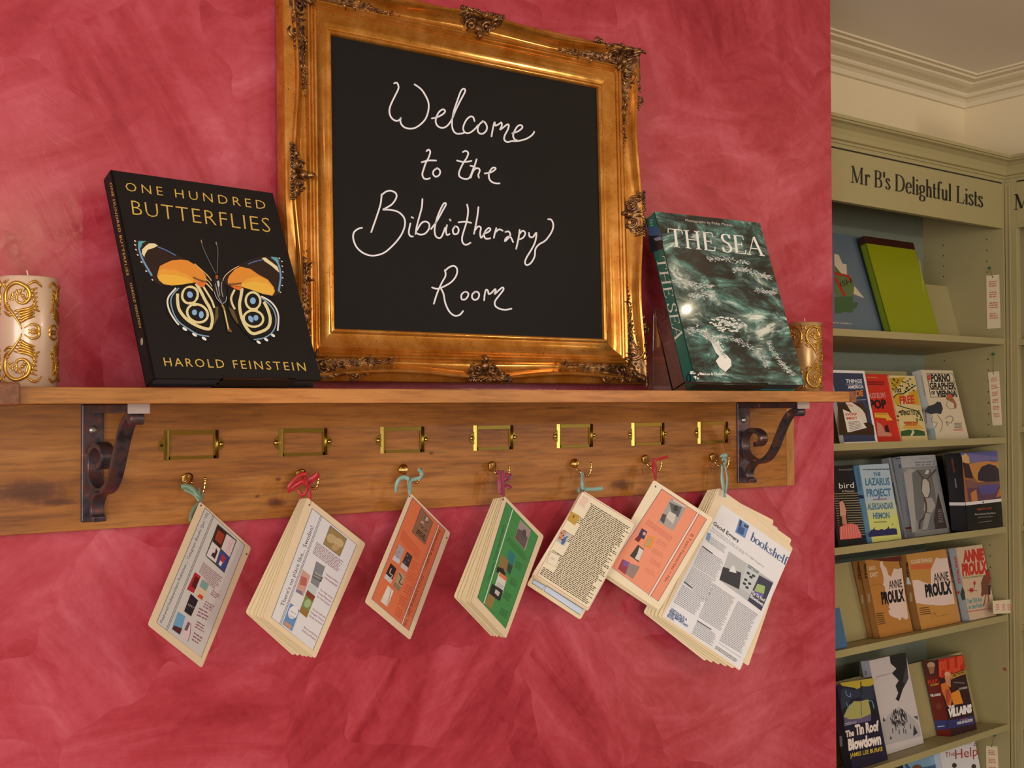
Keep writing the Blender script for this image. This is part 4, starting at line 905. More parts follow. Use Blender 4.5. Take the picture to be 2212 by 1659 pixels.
A.poly([(590, 385), (692, 505), (622, 696), (512, 590)], (142, 108, 84)); A.frame([(590, 385), (692, 505), (622, 696), (512, 590)], 3, NV); A.lines([(560, 560), (630, 620), (612, 660), (545, 600)], 3, (60, 52, 50), .7, .05, .5); A.dots([(630, 470), (640, 500), (590, 520), (600, 550), (630, 575), (616, 660)], 14, 9, (92, 82, 80)); A.ell(598, 512, 14, 18, (190, 160, 150)); A.ell(638, 480, 12, 18, (186, 180, 182))
A.lines([(435, 570), (600, 760), (565, 850), (405, 650)], 9, (196, 84, 66), .35)
for pts, c1_, c2_ in (([(400, 690), (447, 735), (400, 866), (342, 824)], (168, 166, 172), (206, 206, 212)), ([(470, 755), (516, 800), (466, 932), (410, 885)], (62, 58, 60), (206, 200, 206)), ([(330, 855), (379, 902), (330, 1032), (272, 980)], (40, 38, 42), (204, 204, 212)), ([(400, 915), (455, 965), (402, 1096), (350, 1050)], (176, 158, 130), (148, 126, 106)), ([(305, 1045), (354, 1092), (300, 1228), (242, 1182)], (232, 228, 224), (226, 220, 214))):
    A.poly(pts, c1_); A.poly([lerpq([pts[0]] * 4, [pts[3]] * 4, .72)[0], lerpq([pts[1]] * 4, [pts[2]] * 4, .72)[0], pts[2], pts[3]], c2_)
A.stroke([(335, 900), (320, 940), (345, 960), (320, 990)], 8, (190, 190, 190), 3); A.stroke([(400, 940), (420, 980), (400, 1020), (430, 1040)], 8, (70, 66, 66), 3); A.stroke([(340, 1075), (315, 1150), (290, 1215)], 3, (190, 170, 110), 1); A.stroke([(325, 1070), (320, 1150), (300, 1220)], 3, (120, 110, 80), 1)
A.dots([(385, 720), (400, 760), (375, 770), (385, 800), (470, 790), (480, 830), (450, 850)], 9, 5, (130, 130, 136))
for c_ in ((530, 880), (500, 970), (475, 1080), (430, 1180), (400, 1280)): A.lines([(c_[0] - 15, c_[1] - 60), (c_[0] + 45, c_[1] - 20), (c_[0] + 15, c_[1] + 60), (c_[0] - 40, c_[1] + 20)], 4, (198, 88, 72), .3, .2, .3)
A.build('card_print', M['lam'], rt)
# 4
q = [(1089, 1071), (1175, 1158), (1093, 1380), (1018, 1301)]
bk = [lerpq(q, [(1078, 1075), (1160, 1150), (1074, 1377), (991.5, 1290)], t) for t in (.12, .25, .6, .8, 1)]
rt, A = card('bundle with a green top card on a magenta ribbon, in the middle of the row', [.3703, -.9282, .036], [1.1098, -.0653, 1.3313], q, bk, [(1087, 1079)],
    [([(1080, 1016), (1080, 1040), (1082, 1069)], .0078), ([(1087, 1016), (1087, 1045), (1087, 1080)], .0042), ([(1091, 1026), (1100, 1027), (1105, 1030)], .006), ([(1090, 1040), (1097, 1034), (1101, 1030)], .008), ([(1091, 1048), (1098, 1051), (1104, 1055)], .006)], 'rib_mag', CQ, -.026)
GN = (72, 148, 84)
A.poly([(1318, 335), (1588, 626), (1310, 1414), (1072, 1150)], GN); A.frame([(1318, 335), (1588, 626), (1310, 1414), (1072, 1150)], 4, (44, 92, 66)); A.stroke([(1373, 396), (1125, 1200)], 9, (216, 226, 214), 1); A.stroke([(1367, 394), (1119, 1196)], 2.5, (50, 70, 60), 1)
A.text('Choose Trainspotting(!)', (1180, 1002), (1306, 532), 24, (34, 84, 52), (-1, -.4))
A.poly([(1435, 485), (1528, 575), (1478, 752), (1386, 640)], (164, 150, 150)); A.poly([(1415, 560), (1460, 580), (1500, 640), (1470, 735), (1390, 640)], (104, 90, 92)); A.ell(1470, 600, 16, 34, (86, 74, 80)); A.lines([(1340, 630), (1500, 800), (1490, 860), (1315, 665)], 5, (52, 104, 58), .4)
A.poly([(1340, 735), (1397, 790), (1345, 958), (1310, 905)], (46, 126, 132)); A.poly([(1330, 850), (1372, 880), (1347, 955), (1312, 900)], (50, 76, 70)); A.poly([(1275, 780), (1335, 832), (1315, 940), (1246, 892)], (146, 122, 72)); A.poly([(1240, 885), (1290, 900), (1315, 960), (1230, 930)], (44, 40, 44))
A.poly([(1255, 930), (1322, 985), (1285, 1108), (1215, 1058)], (226, 224, 220)); A.poly([(1262, 930), (1322, 980), (1314, 1008), (1252, 962)], (220, 110, 60)); A.text('GOD', (1262, 962), (1306, 994), 20, (240, 180, 150), (.35, -1)); A.poly([(1195, 1030), (1288, 1088), (1262, 1178), (1166, 1125)], (46, 42, 46)); A.poly([(1225, 1075), (1262, 1105), (1248, 1140), (1216, 1110)], (200, 198, 196)); A.poly([(1165, 1110), (1220, 1150), (1190, 1248), (1130, 1200)], (150, 128, 80)); A.lines([(1240, 1010), (1300, 1050), (1282, 1092), (1225, 1052)], 3, (150, 150, 150), .4)
for c_ in ((1430, 870), (1385, 1010), (1330, 1130), (1300, 1270)): A.lines([(c_[0] - 25, c_[1] - 40), (c_[0] + 35, c_[1]), (c_[0] + 10, c_[1] + 60), (c_[0] - 45, c_[1] + 15)], 4, (56, 96, 58), .35, .2, .3)
A.build('card_print', M['lam'], rt)
# 5
q = [(1260, 1060), (1374, 1130), (1271, 1318), (1150, 1240)]
q0 = [(1252, 1085), (1362, 1155), (1257, 1341), (1141, 1265)]
bk = [[(1259, 1061), (1372, 1134), (1271, 1321), (1149, 1244)], [(1256, 1064), (1366, 1133), (1268, 1320), (1154, 1246)]]
rt, A = card('cream text-filled bundle with a blue-boxed sheet below, overlapping its coral neighbour', [-.1443, -.977, -.08], [1.2919, -.0647, 1.3312], q, bk + [q0], [(1259.5, 1060)],
    [([(1258, 1020), (1258, 1040), (1260, 1059)], .0062), ([(1256, 1018), (1257, 1040)], .003), ([(1263, 1057), (1283, 1057), (1303, 1055)], .0058), ([(1258, 1052), (1252, 1058), (1250, 1066)], .006)], 'rib_aqua', CRR, -.016, (238, 228, 200))
PK = (206, 132, 130)
A.stroke([(488, 225), (140, 865)], 4, PK, 1); A.stroke([(494, 222), (900, 470)], 4, PK, 1); A.stroke([(140, 865), (535, 1120)], 4, PK, 1); A.stroke([(900, 470), (540, 1120)], 3, (200, 150, 160), 1)
def P5(u, v): a, b, c, d = (492, 232), (888, 478), (535, 1105), (150, 858); return tuple(a[i] * (1 - u) * (1 - v) + b[i] * u * (1 - v) + c[i] * u * v + d[i] * (1 - u) * v for i in (0, 1))
nl = 50; ind = [(.22 if (i / nl < .20 or .27 < i / nl < .42 or .5 < i / nl < .68 or .74 < i / nl < .9) else .02) for i in range(nl)]
ind[0] = .2; A.lines([P5(.0, .04), P5(1, .04), P5(1, .99), P5(0, .99)], nl, (92, 78, 62), .5, .12, .05, ind)
A.poly([(500, 238), (556, 272), (506, 362), (448, 328)], (236, 222, 200)); A.lines([(500, 250), (548, 280), (510, 350), (462, 318)], 6, (214, 130, 120), .3); A.poly([(402, 370), (475, 410), (434, 482), (376, 440)], (196, 158, 72)); A.ell(424, 412, 8, 11, (120, 98, 50))
A.poly([(335, 515), (402, 552), (350, 642), (290, 600)], (186, 196, 206)); A.poly([(335, 515), (370, 535), (330, 600), (300, 590)], (206, 150, 120)); A.ell(348, 600, 14, 34, (84, 110, 150), .5); A.dots([(330, 540), (345, 560), (318, 575), (335, 590), (372, 570)], 8, 5, (60, 50, 60)); A.frame([(248, 680), (322, 718), (285, 800), (212, 765)], 2.5, (170, 160, 140)); A.poly([(250, 684), (318, 720), (284, 795), (218, 762)], (236, 226, 204)); A.lines([(255, 720), (285, 738), (275, 755), (245, 738)], 2, (130, 120, 110), .3)
A.build('card_print', M['lam'], rt)
n5 = Vector([-.1443, -.977, -.08]).normalized(); A5 = Art(Vector([1.2919, -.0807, 1.3312]) - n5 * .0066, n5, CRR, .0002, .00002)
A5.poly([(118, 898), (203, 945), (186, 978), (102, 925)], (200, 216, 240)); A5.frame([(118, 898), (203, 945), (186, 978), (102, 925)], 4, (60, 76, 130)); A5.poly([(214, 945), (500, 1128), (475, 1172), (196, 985)], (206, 220, 242)); A5.frame([(214, 945), (500, 1128), (475, 1172), (196, 985)], 4, (60, 76, 130))
A5.build('card_print', M['lam'], rt)
# 6
q = [(1412.5, 1036.5), (1541, 1120), (1424, 1319), (1300, 1233)]
bk = [lerpq(q, [(1414, 1040), (1540, 1124), (1417, 1320), (1298, 1241)], t) for t in (.3, .65, 1)]
rt, A = card('coral bundle on a red ribbon, between the cream text card and the large bookshelf sheet', [-.2326, -.9688, .0], [1.4698, -.0657, 1.3445], q, bk, [(1416, 1051)],
    [([(1411, 990), (1413, 1000), (1411, 1012), (1412, 1022)], .008), ([(1416, 990), (1417, 1010), (1416, 1030), (1416, 1051)], .0045), ([(1414, 1005), (1415, 1022), (1416, 1035)], .006), ([(1418, 993), (1430, 990), (1443, 986)], .0042)], 'rib_red', CRR, -.014, (240, 226, 196))
C6 = (236, 152, 122)
A.poly([(1100, 195), (1456, 434), (1078, 1072), (700, 800)], (238, 222, 206)); A.poly([(1104, 200), (1450, 434), (1076, 1066), (712, 800)], C6); A.frame([(1104, 200), (1450, 434), (1076, 1066), (712, 800)], 4, (76, 66, 96)); A.stroke([(1382, 388), (1007, 1026)], 12, (240, 222, 214), 1); A.stroke([(1374, 386), (1000, 1022)], 3, (90, 70, 90), 1); A.stroke([(1390, 396), (1014, 1034)], 3, (90, 70, 90), 1)
A.text('B Team Favourites ~ Nic', (1330, 545), (1118, 912), 26, (130, 62, 56), (1, .55))
A.poly([(1178, 268), (1294, 342), (1190, 524), (1076, 452)], (166, 164, 162)); A.poly([(1160, 300), (1200, 320), (1260, 340), (1230, 420), (1180, 380)], (96, 100, 100)); A.poly([(1160, 370), (1215, 400), (1190, 470), (1140, 420)], (214, 204, 196)); A.poly([(1110, 390), (1140, 400), (1120, 470), (1090, 440)], (84, 80, 84)); A.ell(1212, 350, 18, 24, (70, 66, 66)); A.stroke([(1190, 285), (1285, 340)], 12, (208, 206, 204), 1)
A.lines([(1000, 430), (1200, 580), (1180, 620), (975, 470)], 4, (200, 110, 96), .35)
for pts, c_ in (([(950, 502), (992, 530), (965, 590), (922, 560)], (62, 60, 92)), ([(922, 560), (950, 575), (925, 612), (892, 590)], (120, 50, 60)), ([(1000, 560), (1052, 575), (1015, 660), (960, 640)], (226, 152, 64)), ([(920, 630), (966, 665), (925, 765), (858, 715)], (68, 66, 64)), ([(800, 740), (860, 770), (820, 860), (765, 815)], (156, 66, 84)), ([(850, 770), (935, 800), (880, 895), (825, 855)], (152, 134, 126))): A.poly(pts, c_)
A.poly([(930, 650), (962, 672), (928, 755), (895, 735), (915, 700)], (220, 214, 204)); A.ell(968, 545, 12, 14, (206, 170, 150)); A.dots([(1010, 590), (1000, 610), (985, 630)], 12, 9, (150, 170, 170)); A.poly([(812, 745), (850, 765), (835, 800), (800, 790)], (130, 90, 160))
for c_ in ((1120, 610), (1085, 680), (1070, 760), (1030, 830)): A.lines([(c_[0] - 45, c_[1] - 30), (c_[0] + 40, c_[1] + 20), (c_[0] + 20, c_[1] + 55), (c_[0] - 65, c_[1] + 5)], 3, (206, 122, 106), .3, .2, .2)
A.build('card_print', M['lam'], rt)
# 7
q = [(1553, 1053), (1713, 1184), (1598, 1449), (1428, 1333)]
a1 = [(1538, 1056), (1700, 1158), (1532, 1430), (1398, 1324)]; a2 = [(1566, 1062), (1712, 1165), (1619, 1439), (1452, 1330)]; a3 = [(1545, 1057), (1676, 1124), (1590, 1410), (1430, 1325)]
bk = [lerpq(q, a1, .2), a2, lerpq(q, a1, .4), a3, lerpq(q, a1, .6), lerpq(a1, a3, .5), lerpq(q, a1, .8), a1]
rt, A = card('largest, thickest bundle with a white bookshelf magazine page on top, far right hook', [-.0707, -.9739, .10], [1.6495, -.0671, 1.3215], q, bk, [(1565, 1072)],
    [([(1560, 1003), (1560, 1030), (1563, 1056), (1565, 1074)], .0066), ([(1566, 1005), (1571, 1035), (1568, 1064)], .004), ([(1556, 988), (1562, 984), (1571, 984)], .006), ([(1560, 996), (1565, 990), (1568, 998), (1563, 1004)], .006)], 'rib_aqua', CRR, .028)
MG = (232, 234, 240); BLU = (70, 98, 150)
A.poly([(1566, 318), (2098, 690), (1704, 1588), (1118, 1180)], MG)
A.text('bookshelf', (1783, 592), (2062, 792), 62, BLU, (.35, -1), ser=True, thick=.16, thin=.05)
A.text('Good Eggers', (1497, 474), (1692, 616), 30, (36, 36, 44), (.35, -1), bold=.03)
A.text('This fortnight, Mr B takes a look at the staggering genius', (1487, 505), (1890, 808), 15, (112, 116, 128), (.35, -1)); A.text('of an extraordinary American writer', (1478, 522), (1738, 708), 15, (112, 116, 128), (.35, -1))
A.poly([(1702, 430), (1778, 482), (1745, 582), (1668, 534)], (104, 146, 200)); A.poly([(1700, 480), (1745, 510), (1730, 560), (1680, 530)], (38, 80, 150)); A.poly([(1705, 440), (1722, 448), (1715, 490), (1700, 480)], (40, 50, 80)); A.poly([(1738, 470), (1776, 490), (1768, 505), (1735, 490)], (50, 60, 90))
A.poly([(1456, 535), (1484, 545), (1468, 604), (1440, 590)], (116, 156, 206))
A.poly([(1620, 680), (1965, 916), (1870, 1142), (1545, 902)], (186, 190, 196)); A.poly([(1575, 800), (1715, 845), (1700, 975), (1548, 900)], (40, 42, 56)); A.poly([(1640, 800), (1660, 790), (1680, 850), (1620, 835)], (226, 230, 232)); A.poly([(1760, 770), (1860, 840), (1800, 1022), (1702, 960)], (196, 206, 212)); A.dots([(1770, 850), (1790, 880), (1750, 900), (1780, 930), (1810, 870), (1760, 960), (1740, 930)], 16, 10, (44, 48, 56)); A.text('ZEITOUN', (1762, 800), (1845, 856), 22, (60, 76, 100), (.35, -1), bold=.03)
A.poly([(1855, 865), (1962, 925), (1870, 1140), (1765, 1060)], (48, 54, 84)); A.poly([(1840, 930), (1900, 950), (1890, 1010), (1815, 985)], (160, 190, 120)); A.poly([(1812, 985), (1890, 1012), (1880, 1035), (1800, 1000)], (108, 96, 170)); A.text('The Tin Roof', (1792, 1005), (1893, 1072), 26, (236, 236, 240), (.35, -1), bold=.03); A.text('Blowdown', (1782, 1035), (1880, 1105), 28, (236, 236, 240), (.35, -1), bold=.03)
GY = (138, 138, 148)
for p_, n_ in (([(1478, 560), (1606, 650), (1590, 700), (1450, 608)], 5), ([(1410, 640), (1588, 760), (1528, 905), (1342, 790)], 14), ([(1340, 795), (1518, 905), (1455, 1080), (1270, 925)], 14), ([(1265, 935), (1440, 1055), (1365, 1180), (1192, 1075)], 12),
    ([(1500, 925), (1672, 1045), (1560, 1300), (1385, 1190)], 24), ([(1375, 1220), (1535, 1330), (1490, 1415), (1332, 1315)], 8), ([(1690, 1060), (1845, 1165), (1715, 1470), (1545, 1370)], 28)): A.lines(p_, n_, GY, .42, .12, .07)
for p_, r_ in (((1415, 640), (1495, 700)), ((1275, 915), (1340, 965)), ((1375, 1215), (1485, 1285))): A.stroke([p_, r_], 7, (50, 50, 58), 1)
for i, t in enumerate(('ZEITOUN IS A', 'REMARKABLE', 'AND IMPORTANT', 'BOOK')): ln = (150, 135, 180, 62)[i]; A.text(t, (1170 - 9 * i, 1132 + 17 * i), (1170 - 9 * i + ln * .83, 1132 + 17 * i + ln * .58), 19, BLU, (.35, -1), bold=.03)
A.lines([(1525, 1405), (1695, 1520), (1680, 1545), (1510, 1430)], 3, (60, 60, 70), .4, .1, .08); A.stroke([(1540, 1385), (1712, 1500)], 2, (120, 120, 130), 1)
A.build('card_print', M['lam'], rt)

# ------------------------------------------------------------------ sage green bookcases
LEFT = -1.02
bc = empty('bookcase', tuple(B(-.4, .1, 0)), 'tall sage green bookcase with sign lettering, right of the pink wall', 'bookcase')
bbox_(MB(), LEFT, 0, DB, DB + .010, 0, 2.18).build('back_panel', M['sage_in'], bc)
bbox_(MB(), -.008, .0, .0, DB, 0, 2.20).build('side_panel', M['sage'], bc)
bbox_(MB(), LEFT, LEFT + .02, .0, DB, 0, 2.20).build('side_panel', M['sage'], bc)
bbox_(MB(), LEFT, 0, 0, DB, 2.185, 2.20).build('top_board', M['sage'], bc)
ZS0, ZS1 = 2.006, 2.137
bbox_(MB(), LEFT, -.008, .000, .018, ZS0, ZS1).build('sign_panel', M['sage'], bc, .001)
bbox_(MB(), LEFT, -.008, .003, .018, ZS1, ZS1 + .004).build('sign_groove', M['hole'], bc)
mb = bbox_(MB(), LEFT, -.008, .000, .018, ZS1 + .004, 2.2); mb.build('frieze', M['sage'], bc, .001)
CORN = [(0, ZS1 + .014), (.004, ZS1 + .014), (.005, ZS1 + .020), (.012, ZS1 + .022), (.014, ZS1 + .034), (.019, ZS1 + .046), (.030, ZS1 + .055), (.040, ZS1 + .058), (.041, ZS1 + .062), (.046, ZS1 + .0625), (.046, ZS1 + .071), (0, ZS1 + .071)]
sweep(CORN, B(LEFT, 0, 0), UB, -NB, -LEFT + .0).build('cornice', M['sage'], bc)
A = Art(B(0, -.0003, 0), -NB, (1780, 320, 4.148), .0003, .0001)
A.text("Mr B's Delightful Lists", (236, 306), (1426, 532), 150, (28, 24, 18), (0, -1), ser=True, thick=.155, thin=.05)
A.build('sign_lettering', M['sign'], bc)
SHY = [725, 938, 1130, 1319, 1553, 1790]; DROP = [.022, .046, .048, .048, .048, .048]
SZ = [Z(y) for y in SHY]
def shz(k, d): return SZ[k] - DROP[k] * d / DB
for k, z in enumerate(SZ):
    pr = [(0, z), (0, z - .018), (DB, z - .018 - DROP[k]), (DB, z - DROP[k])]
    MB().prism([B(LEFT + .02, d, zz) for d, zz in pr], UB * (-LEFT - .028)).build('shelf', M['sage'], bc)
BOARD = {0: (.135, -.008, .185), 1: (.10, None, .215), 3: (.093, -.008, .205), 4: (.093, -.008, .205), 2: (.19, -.008, .02)}
for k, (d, u1_, h_) in BOARD.items():
    if k == 2: continue
    if u1_ is None: q_ = on_plane(1996, 900, B(0, .1, 0), NB); u1_ = (q_ - BP).dot(UB)
    z = shz(k, d); l = math.radians(15)
    MB().box(B(LEFT + .02, d, z + .001), UB * (u1_ - LEFT - .02), (NB * math.sin(l) + UP * math.cos(l)) * h_, (NB * math.cos(l) - UP * math.sin(l)) * .009).build('display_board', M['sage'], bc)
mb = MB()
for d in (.051, .193):
    z = .95
    while z < 1.99:
        c = B(-.0081, d, z)
        if all(not (-.024 < z - shz(k, d) < .012) for k in range(6)):
            mb.add([c + NB * .0022 * math.cos(a) + UP * .0022 * math.sin(a) for a in [math.pi * i / 4 for i in range(8)]], [tuple(range(8))])
        z += .0322
tag(mb.build('peg_holes', M['hole'], bc, fix=False), kind='stuff')
# the return bookcase on the right wall
rb = empty('bookcase', tuple(B(.12, -.4, 0)), 'sage green bookcase on the right wall, mostly outside the picture', 'bookcase')
E1 = -.036
bbox_(MB(), .001, .02, E1, -.0005, 0, 2.2).build('stile', M['sage'], rb, .001)
bbox_(MB(), -.003, .0, -.019, -.014, 0, 2.13).build('stile_bead', M['sage'], rb, .001); 
bbox_(MB(), .001, .24, -1.1, -1.08, 0, 2.2).build('side_panel', M['sage'], rb)
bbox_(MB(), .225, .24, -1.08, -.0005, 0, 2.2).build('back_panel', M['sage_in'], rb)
bbox_(MB(), .02, .225, -.0155, -.0005, 0, 2.2).build('side_panel', M['sage'], rb)
bbox_(MB(), .0, .018, -1.08, E1, ZS0 - .002, ZS1).build('sign_panel', M['sage'], rb, .001)
bbox_(MB(), .003, .018, -1.08, E1 - .004, ZS1, ZS1 + .004).build('sign_groove', M['hole'], rb)
bbox_(MB(), .0, .018, -1.08, 0, ZS1 + .004, 2.2).build('frieze', M['sage'], rb, .001)
bbox_(MB(), .0, .24, -1.1, 0, 2.2, 2.206).build('top_board', M['sage'], rb)
sweep(CORN, B(0, 0, 0), -NB, -UB, 1.1).build('cornice', M['sage'], rb)
for y in (727, 915, 1128, 1342, 1555, 1780): bbox_(MB(), .004, .225, -1.08, -.0155, Z(y, 3.17) - .016, Z(y, 3.17)).build('shelf', M['sage'], rb)
A = Art(B(-.0003, 0, 0), -UB, (1780, 320, 4.148), .0003, .0001)
A.text('M', (1697, 556), (1850, 530), 140, (28, 24, 18), (0, -1), ser=True, thick=.155, thin=.05); A.build('sign_lettering', M['sign'], rb)

# ------------------------------------------------------------------ books on the bookcase
CA, CB, CC, CD = (1780, 680, 5.12), (1780, 940, 5.12), (1780, 1150, 5.12), (1780, 1380, 5.12)
def cbook(label, crop, TL, TR, BR, BL, t, k, d0, lean, cover, spine=None, yaw=0, group='paperbacks facing out on the sage bookcase', hard=False, back=None, dz=0):
    ox, oy, sc = crop; g = lambda p: (ox + p[0] / sc, oy + p[1] / sc)
    P = on_plane(*g(BL), B(0, d0, 0), NB); dd = (P - BP).dot(NB); P.z = shz(k, max(0, dd)) + .0012 + dz
    u, v, n = book_frame(P, yaw, lean, 0, UB)
    pr = [on_plane(*g(p), P, n) - P for p in (TL, TR, BR, BL)]
    ul = (pr[0].dot(u) + pr[3].dot(u)) / 2; ur = (pr[1].dot(u) + pr[2].dot(u)) / 2; h_ = (pr[0].dot(v) + pr[1].dot(v)) / 2
    # keep the rear bottom edge above the tilted shelf
    P = P + u * ul
    rt = make_book('book', label, P, u, v, n, ur - ul, h_, t, cover, spine, group, hard, back)
    return rt, Art(P, n, crop, .0003, .00006), Art(P, -u, crop, .0003, .00006), (u, v, n, P, ur - ul, h_)
def fillrect(A, g, u0, u1, v0, v1, col, k=True):
    u, v, n, P, w_, h_ = g; A.k += 1; o = P + n * (A.base + A.step * A.k)
    A.m.add([o + u * (w_ * a) + v * (h_ * b) for a, b in ((u0, v0), (u1, v0), (u1, v1), (u0, v1))], [(0, 1, 2, 3)], lin(col))
def finish(rt, A, S=None):
    if A.m.v: A.build('cover_print', M['print'], rt)
    if S and S.m.v: S.build('spine_print', M['print'], rt)
# top shelf
C6_ = (1780, 320, 4.148)
rt, A, S, g = cbook('wide slate-blue picture book on the top shelf, cut off by the pink wall', C6_, (-190, 740), (420, 790), (620, 1600), (-50, 1552), .012, 0, .105, 18, (98, 112, 124), group='picture books on the top shelf', hard=True)
A.poly([(90, 948), (130, 955), (165, 1035), (200, 1040), (205, 1140), (240, 1200), (300, 1270), (360, 1345), (270, 1310), (180, 1200), (95, 1120)], (206, 190, 168)); A.poly([(95, 1050), (150, 1120), (210, 1140), (270, 1230), (262, 1330), (180, 1340), (95, 1300)], (96, 112, 64))
A.poly([(95, 1335), (180, 1330), (262, 1330), (255, 1378), (305, 1385), (290, 1430), (260, 1445), (255, 1475), (180, 1468), (140, 1480), (95, 1478)], (66, 96, 60)); A.stroke([(95, 1120), (150, 1135), (210, 1150), (250, 1195)], 22, (170, 44, 34)); A.stroke([(100, 1160), (140, 1240), (185, 1325)], 24, (170, 44, 34)); A.text('ISH', (148, 1245), (245, 1212), 50, (34, 32, 30), (-.15, -1)); A.text('DAVID ROBERTS', (60, 1568), (248, 1580), 12, (214, 206, 190), (0, -1), bold=.02)
finish(rt, A)
rt, A, S, g = cbook('tall lime green book with a dark brown top band, on the top shelf', C6_, (385, 795), (852, 852), (970, 1630), (560, 1603), .020, 0, .075, 17, (136, 142, 12), (112, 134, 18), group='picture books on the top shelf', hard=True)
fillrect(A, g, 0, 1, .925, 1, (58, 26, 16)); A.text('A Monstrous Mountain', (898, 1290), (858, 1000), 12, (206, 206, 110), (-1, .1))
u, v, n, P, w_, h_ = g; S.m.add([P - u * .0004 + v * h_ * b - n * c for b, c in ((.925, 0), (1, 0), (1, .02), (.925, .02))], [(0, 1, 2, 3)], lin((58, 26, 16))); finish(rt, A, S)
# second shelf
rt, A, S, g = cbook('white-bordered book with a dark blue cover, next to the pink wall on the second shelf', CA, (120, 625), (440, 608), (590, 1355), (165, 1330), .014, 1, .045, 12, (226, 222, 222))
fillrect(A, g, .0, .93, .035, .965, (54, 60, 86)); A.poly([(150, 980), (420, 975), (470, 1060), (480, 1180), (545, 1220), (560, 1330), (170, 1330)], (60, 38, 22)); A.poly([(235, 970), (300, 965), (400, 1030), (450, 1080), (475, 1190), (430, 1200), (380, 1130), (300, 1080)], (216, 204, 190)); A.poly([(205, 1045), (380, 1120), (470, 1250), (280, 1300), (258, 1300)], (222, 214, 204)); A.poly([(385, 985), (430, 990), (470, 1060), (480, 1120), (440, 1080)], (70, 48, 30))
A.lines([(265, 1180), (400, 1170), (430, 1250), (290, 1290)], 6, (110, 90, 70), .4)
A.text('THINGS', (240, 750), (418, 750), 38, (226, 226, 230), (-.1, -1), bold=.03); A.text('I LOVE ABOUT', (250, 782), (425, 778), 26, (200, 204, 220), (-.1, -1)); A.text('AMERICA', (262, 818), (436, 812), 34, (226, 226, 230), (-.1, -1), bold=.03); A.text('DE', (352, 905), (432, 895), 66, (206, 122, 44), (-.1, -1), bold=.05)
A.text('SWAP', (235, 1115), (362, 1115), 30, (206, 84, 50), (-.15, -1), bold=.03); A.text('MEET', (250, 1160), (370, 1155), 30, (206, 84, 50), (-.15, -1), bold=.03); A.text('YEAR', (250, 1010), (320, 1020), 26, (220, 130, 60), (-.15, -1)); A.stroke([(350, 945), (460, 938)], 4, (210, 210, 216), 1); finish(rt, A)
rt, A, S, g = cbook('bright red paperback with yellow banner and black lettering, second shelf', CA, (400, 655), (710, 660), (847, 1345), (560, 1350), .012, 1, .070, 13, (196, 46, 30))
A.text('CHUCK BLOWS', (480, 925), (680, 915), 60, (214, 180, 176), (-.12, -1)); A.text('POP', (510, 1035), (695, 1030), 95, (50, 14, 16), (-.15, -1), bold=.06); A.lines([(470, 730), (680, 735), (685, 780), (480, 780)], 2, (110, 20, 18), .6); A.lines([(470, 685), (600, 688), (602, 700), (472, 698)], 1, (220, 150, 60), .8)
A.poly([(555, 1085), (700, 1085), (725, 1130), (760, 1165), (690, 1170), (680, 1145), (560, 1135)], (218, 168, 58)); A.stroke([(575, 1098), (700, 1100)], 4, (50, 30, 20), 1); A.poly([(580, 1180), (640, 1220), (670, 1290), (740, 1310), (750, 1345), (590, 1345)], (196, 130, 110)); A.poly([(670, 1230), (700, 1215), (725, 1300), (680, 1300)], (44, 26, 26)); finish(rt, A)
rt, A, S, g = cbook('yellow leafy book cover reading 102 FREE things, second shelf', CA, (718, 676), (1022, 672), (1118, 1338), (850, 1344), .014, 1, .066, 13, (214, 196, 140))
fillrect(A, g, .01, .97, .0, .97, (206, 186, 130)); A.poly([(725, 700), (900, 690), (760, 860)], (186, 146, 34)); A.poly([(760, 900), (900, 860), (820, 1000), (800, 1010)], (196, 156, 44)); A.poly([(930, 860), (1030, 830), (1060, 1000), (960, 990)], (196, 150, 44)); A.poly([(850, 1260), (930, 1180), (1010, 1180), (1100, 1260)], (206, 160, 70)); A.poly([(848, 1290), (930, 1270), (1030, 1270), (1108, 1290), (1118, 1336), (852, 1342)], (52, 84, 46)); A.poly([(950, 1338), (975, 1290), (960, 1275), (985, 1275), (1000, 1300), (975, 1338)], (206, 200, 150))
A.stroke([(770, 920), (800, 880), (880, 870), (950, 820), (1010, 780)], 11, (38, 44, 28)); A.stroke([(810, 1000), (900, 1030), (1010, 1060), (1060, 1100), (1090, 1180)], 10, (38, 54, 32)); A.text('102', (782, 862), (855, 855), 42, (40, 36, 26), (-.1, -1), bold=.04); A.text('FREE', (838, 990), (1002, 975), 90, (196, 56, 40), (-.12, -1), bold=.04); A.text('THINGS TO DO', (846, 1112), (1060, 1104), 52, (44, 52, 34), (-.1, -1), bold=.03); A.text('INSPIRING IDEAS', (884, 1206), (1036, 1204), 22, (186, 60, 36), (-.1, -1), bold=.05); A.lines([(895, 1212), (1030, 1210), (1032, 1226), (900, 1228)], 1, (186, 60, 36), .7)
A.dots([(rnd.uniform(745, 1000), rnd.uniform(705, 850)) for _ in range(26)] + [(rnd.uniform(800, 870), rnd.uniform(1040, 1180)) for _ in range(8)] + [(rnd.uniform(1020, 1080), rnd.uniform(1090, 1180)) for _ in range(5)], 13, 7, (44, 58, 30)); finish(rt, A)
rt, A, S, g = cbook('cream paperback about Vienna with line-drawn figures and heavy black title, second shelf', CA, (1105, 612), (1440, 615), (1575, 1330), (1192, 1340), .028, 1, .058, 14, (206, 190, 162), (196, 198, 194))
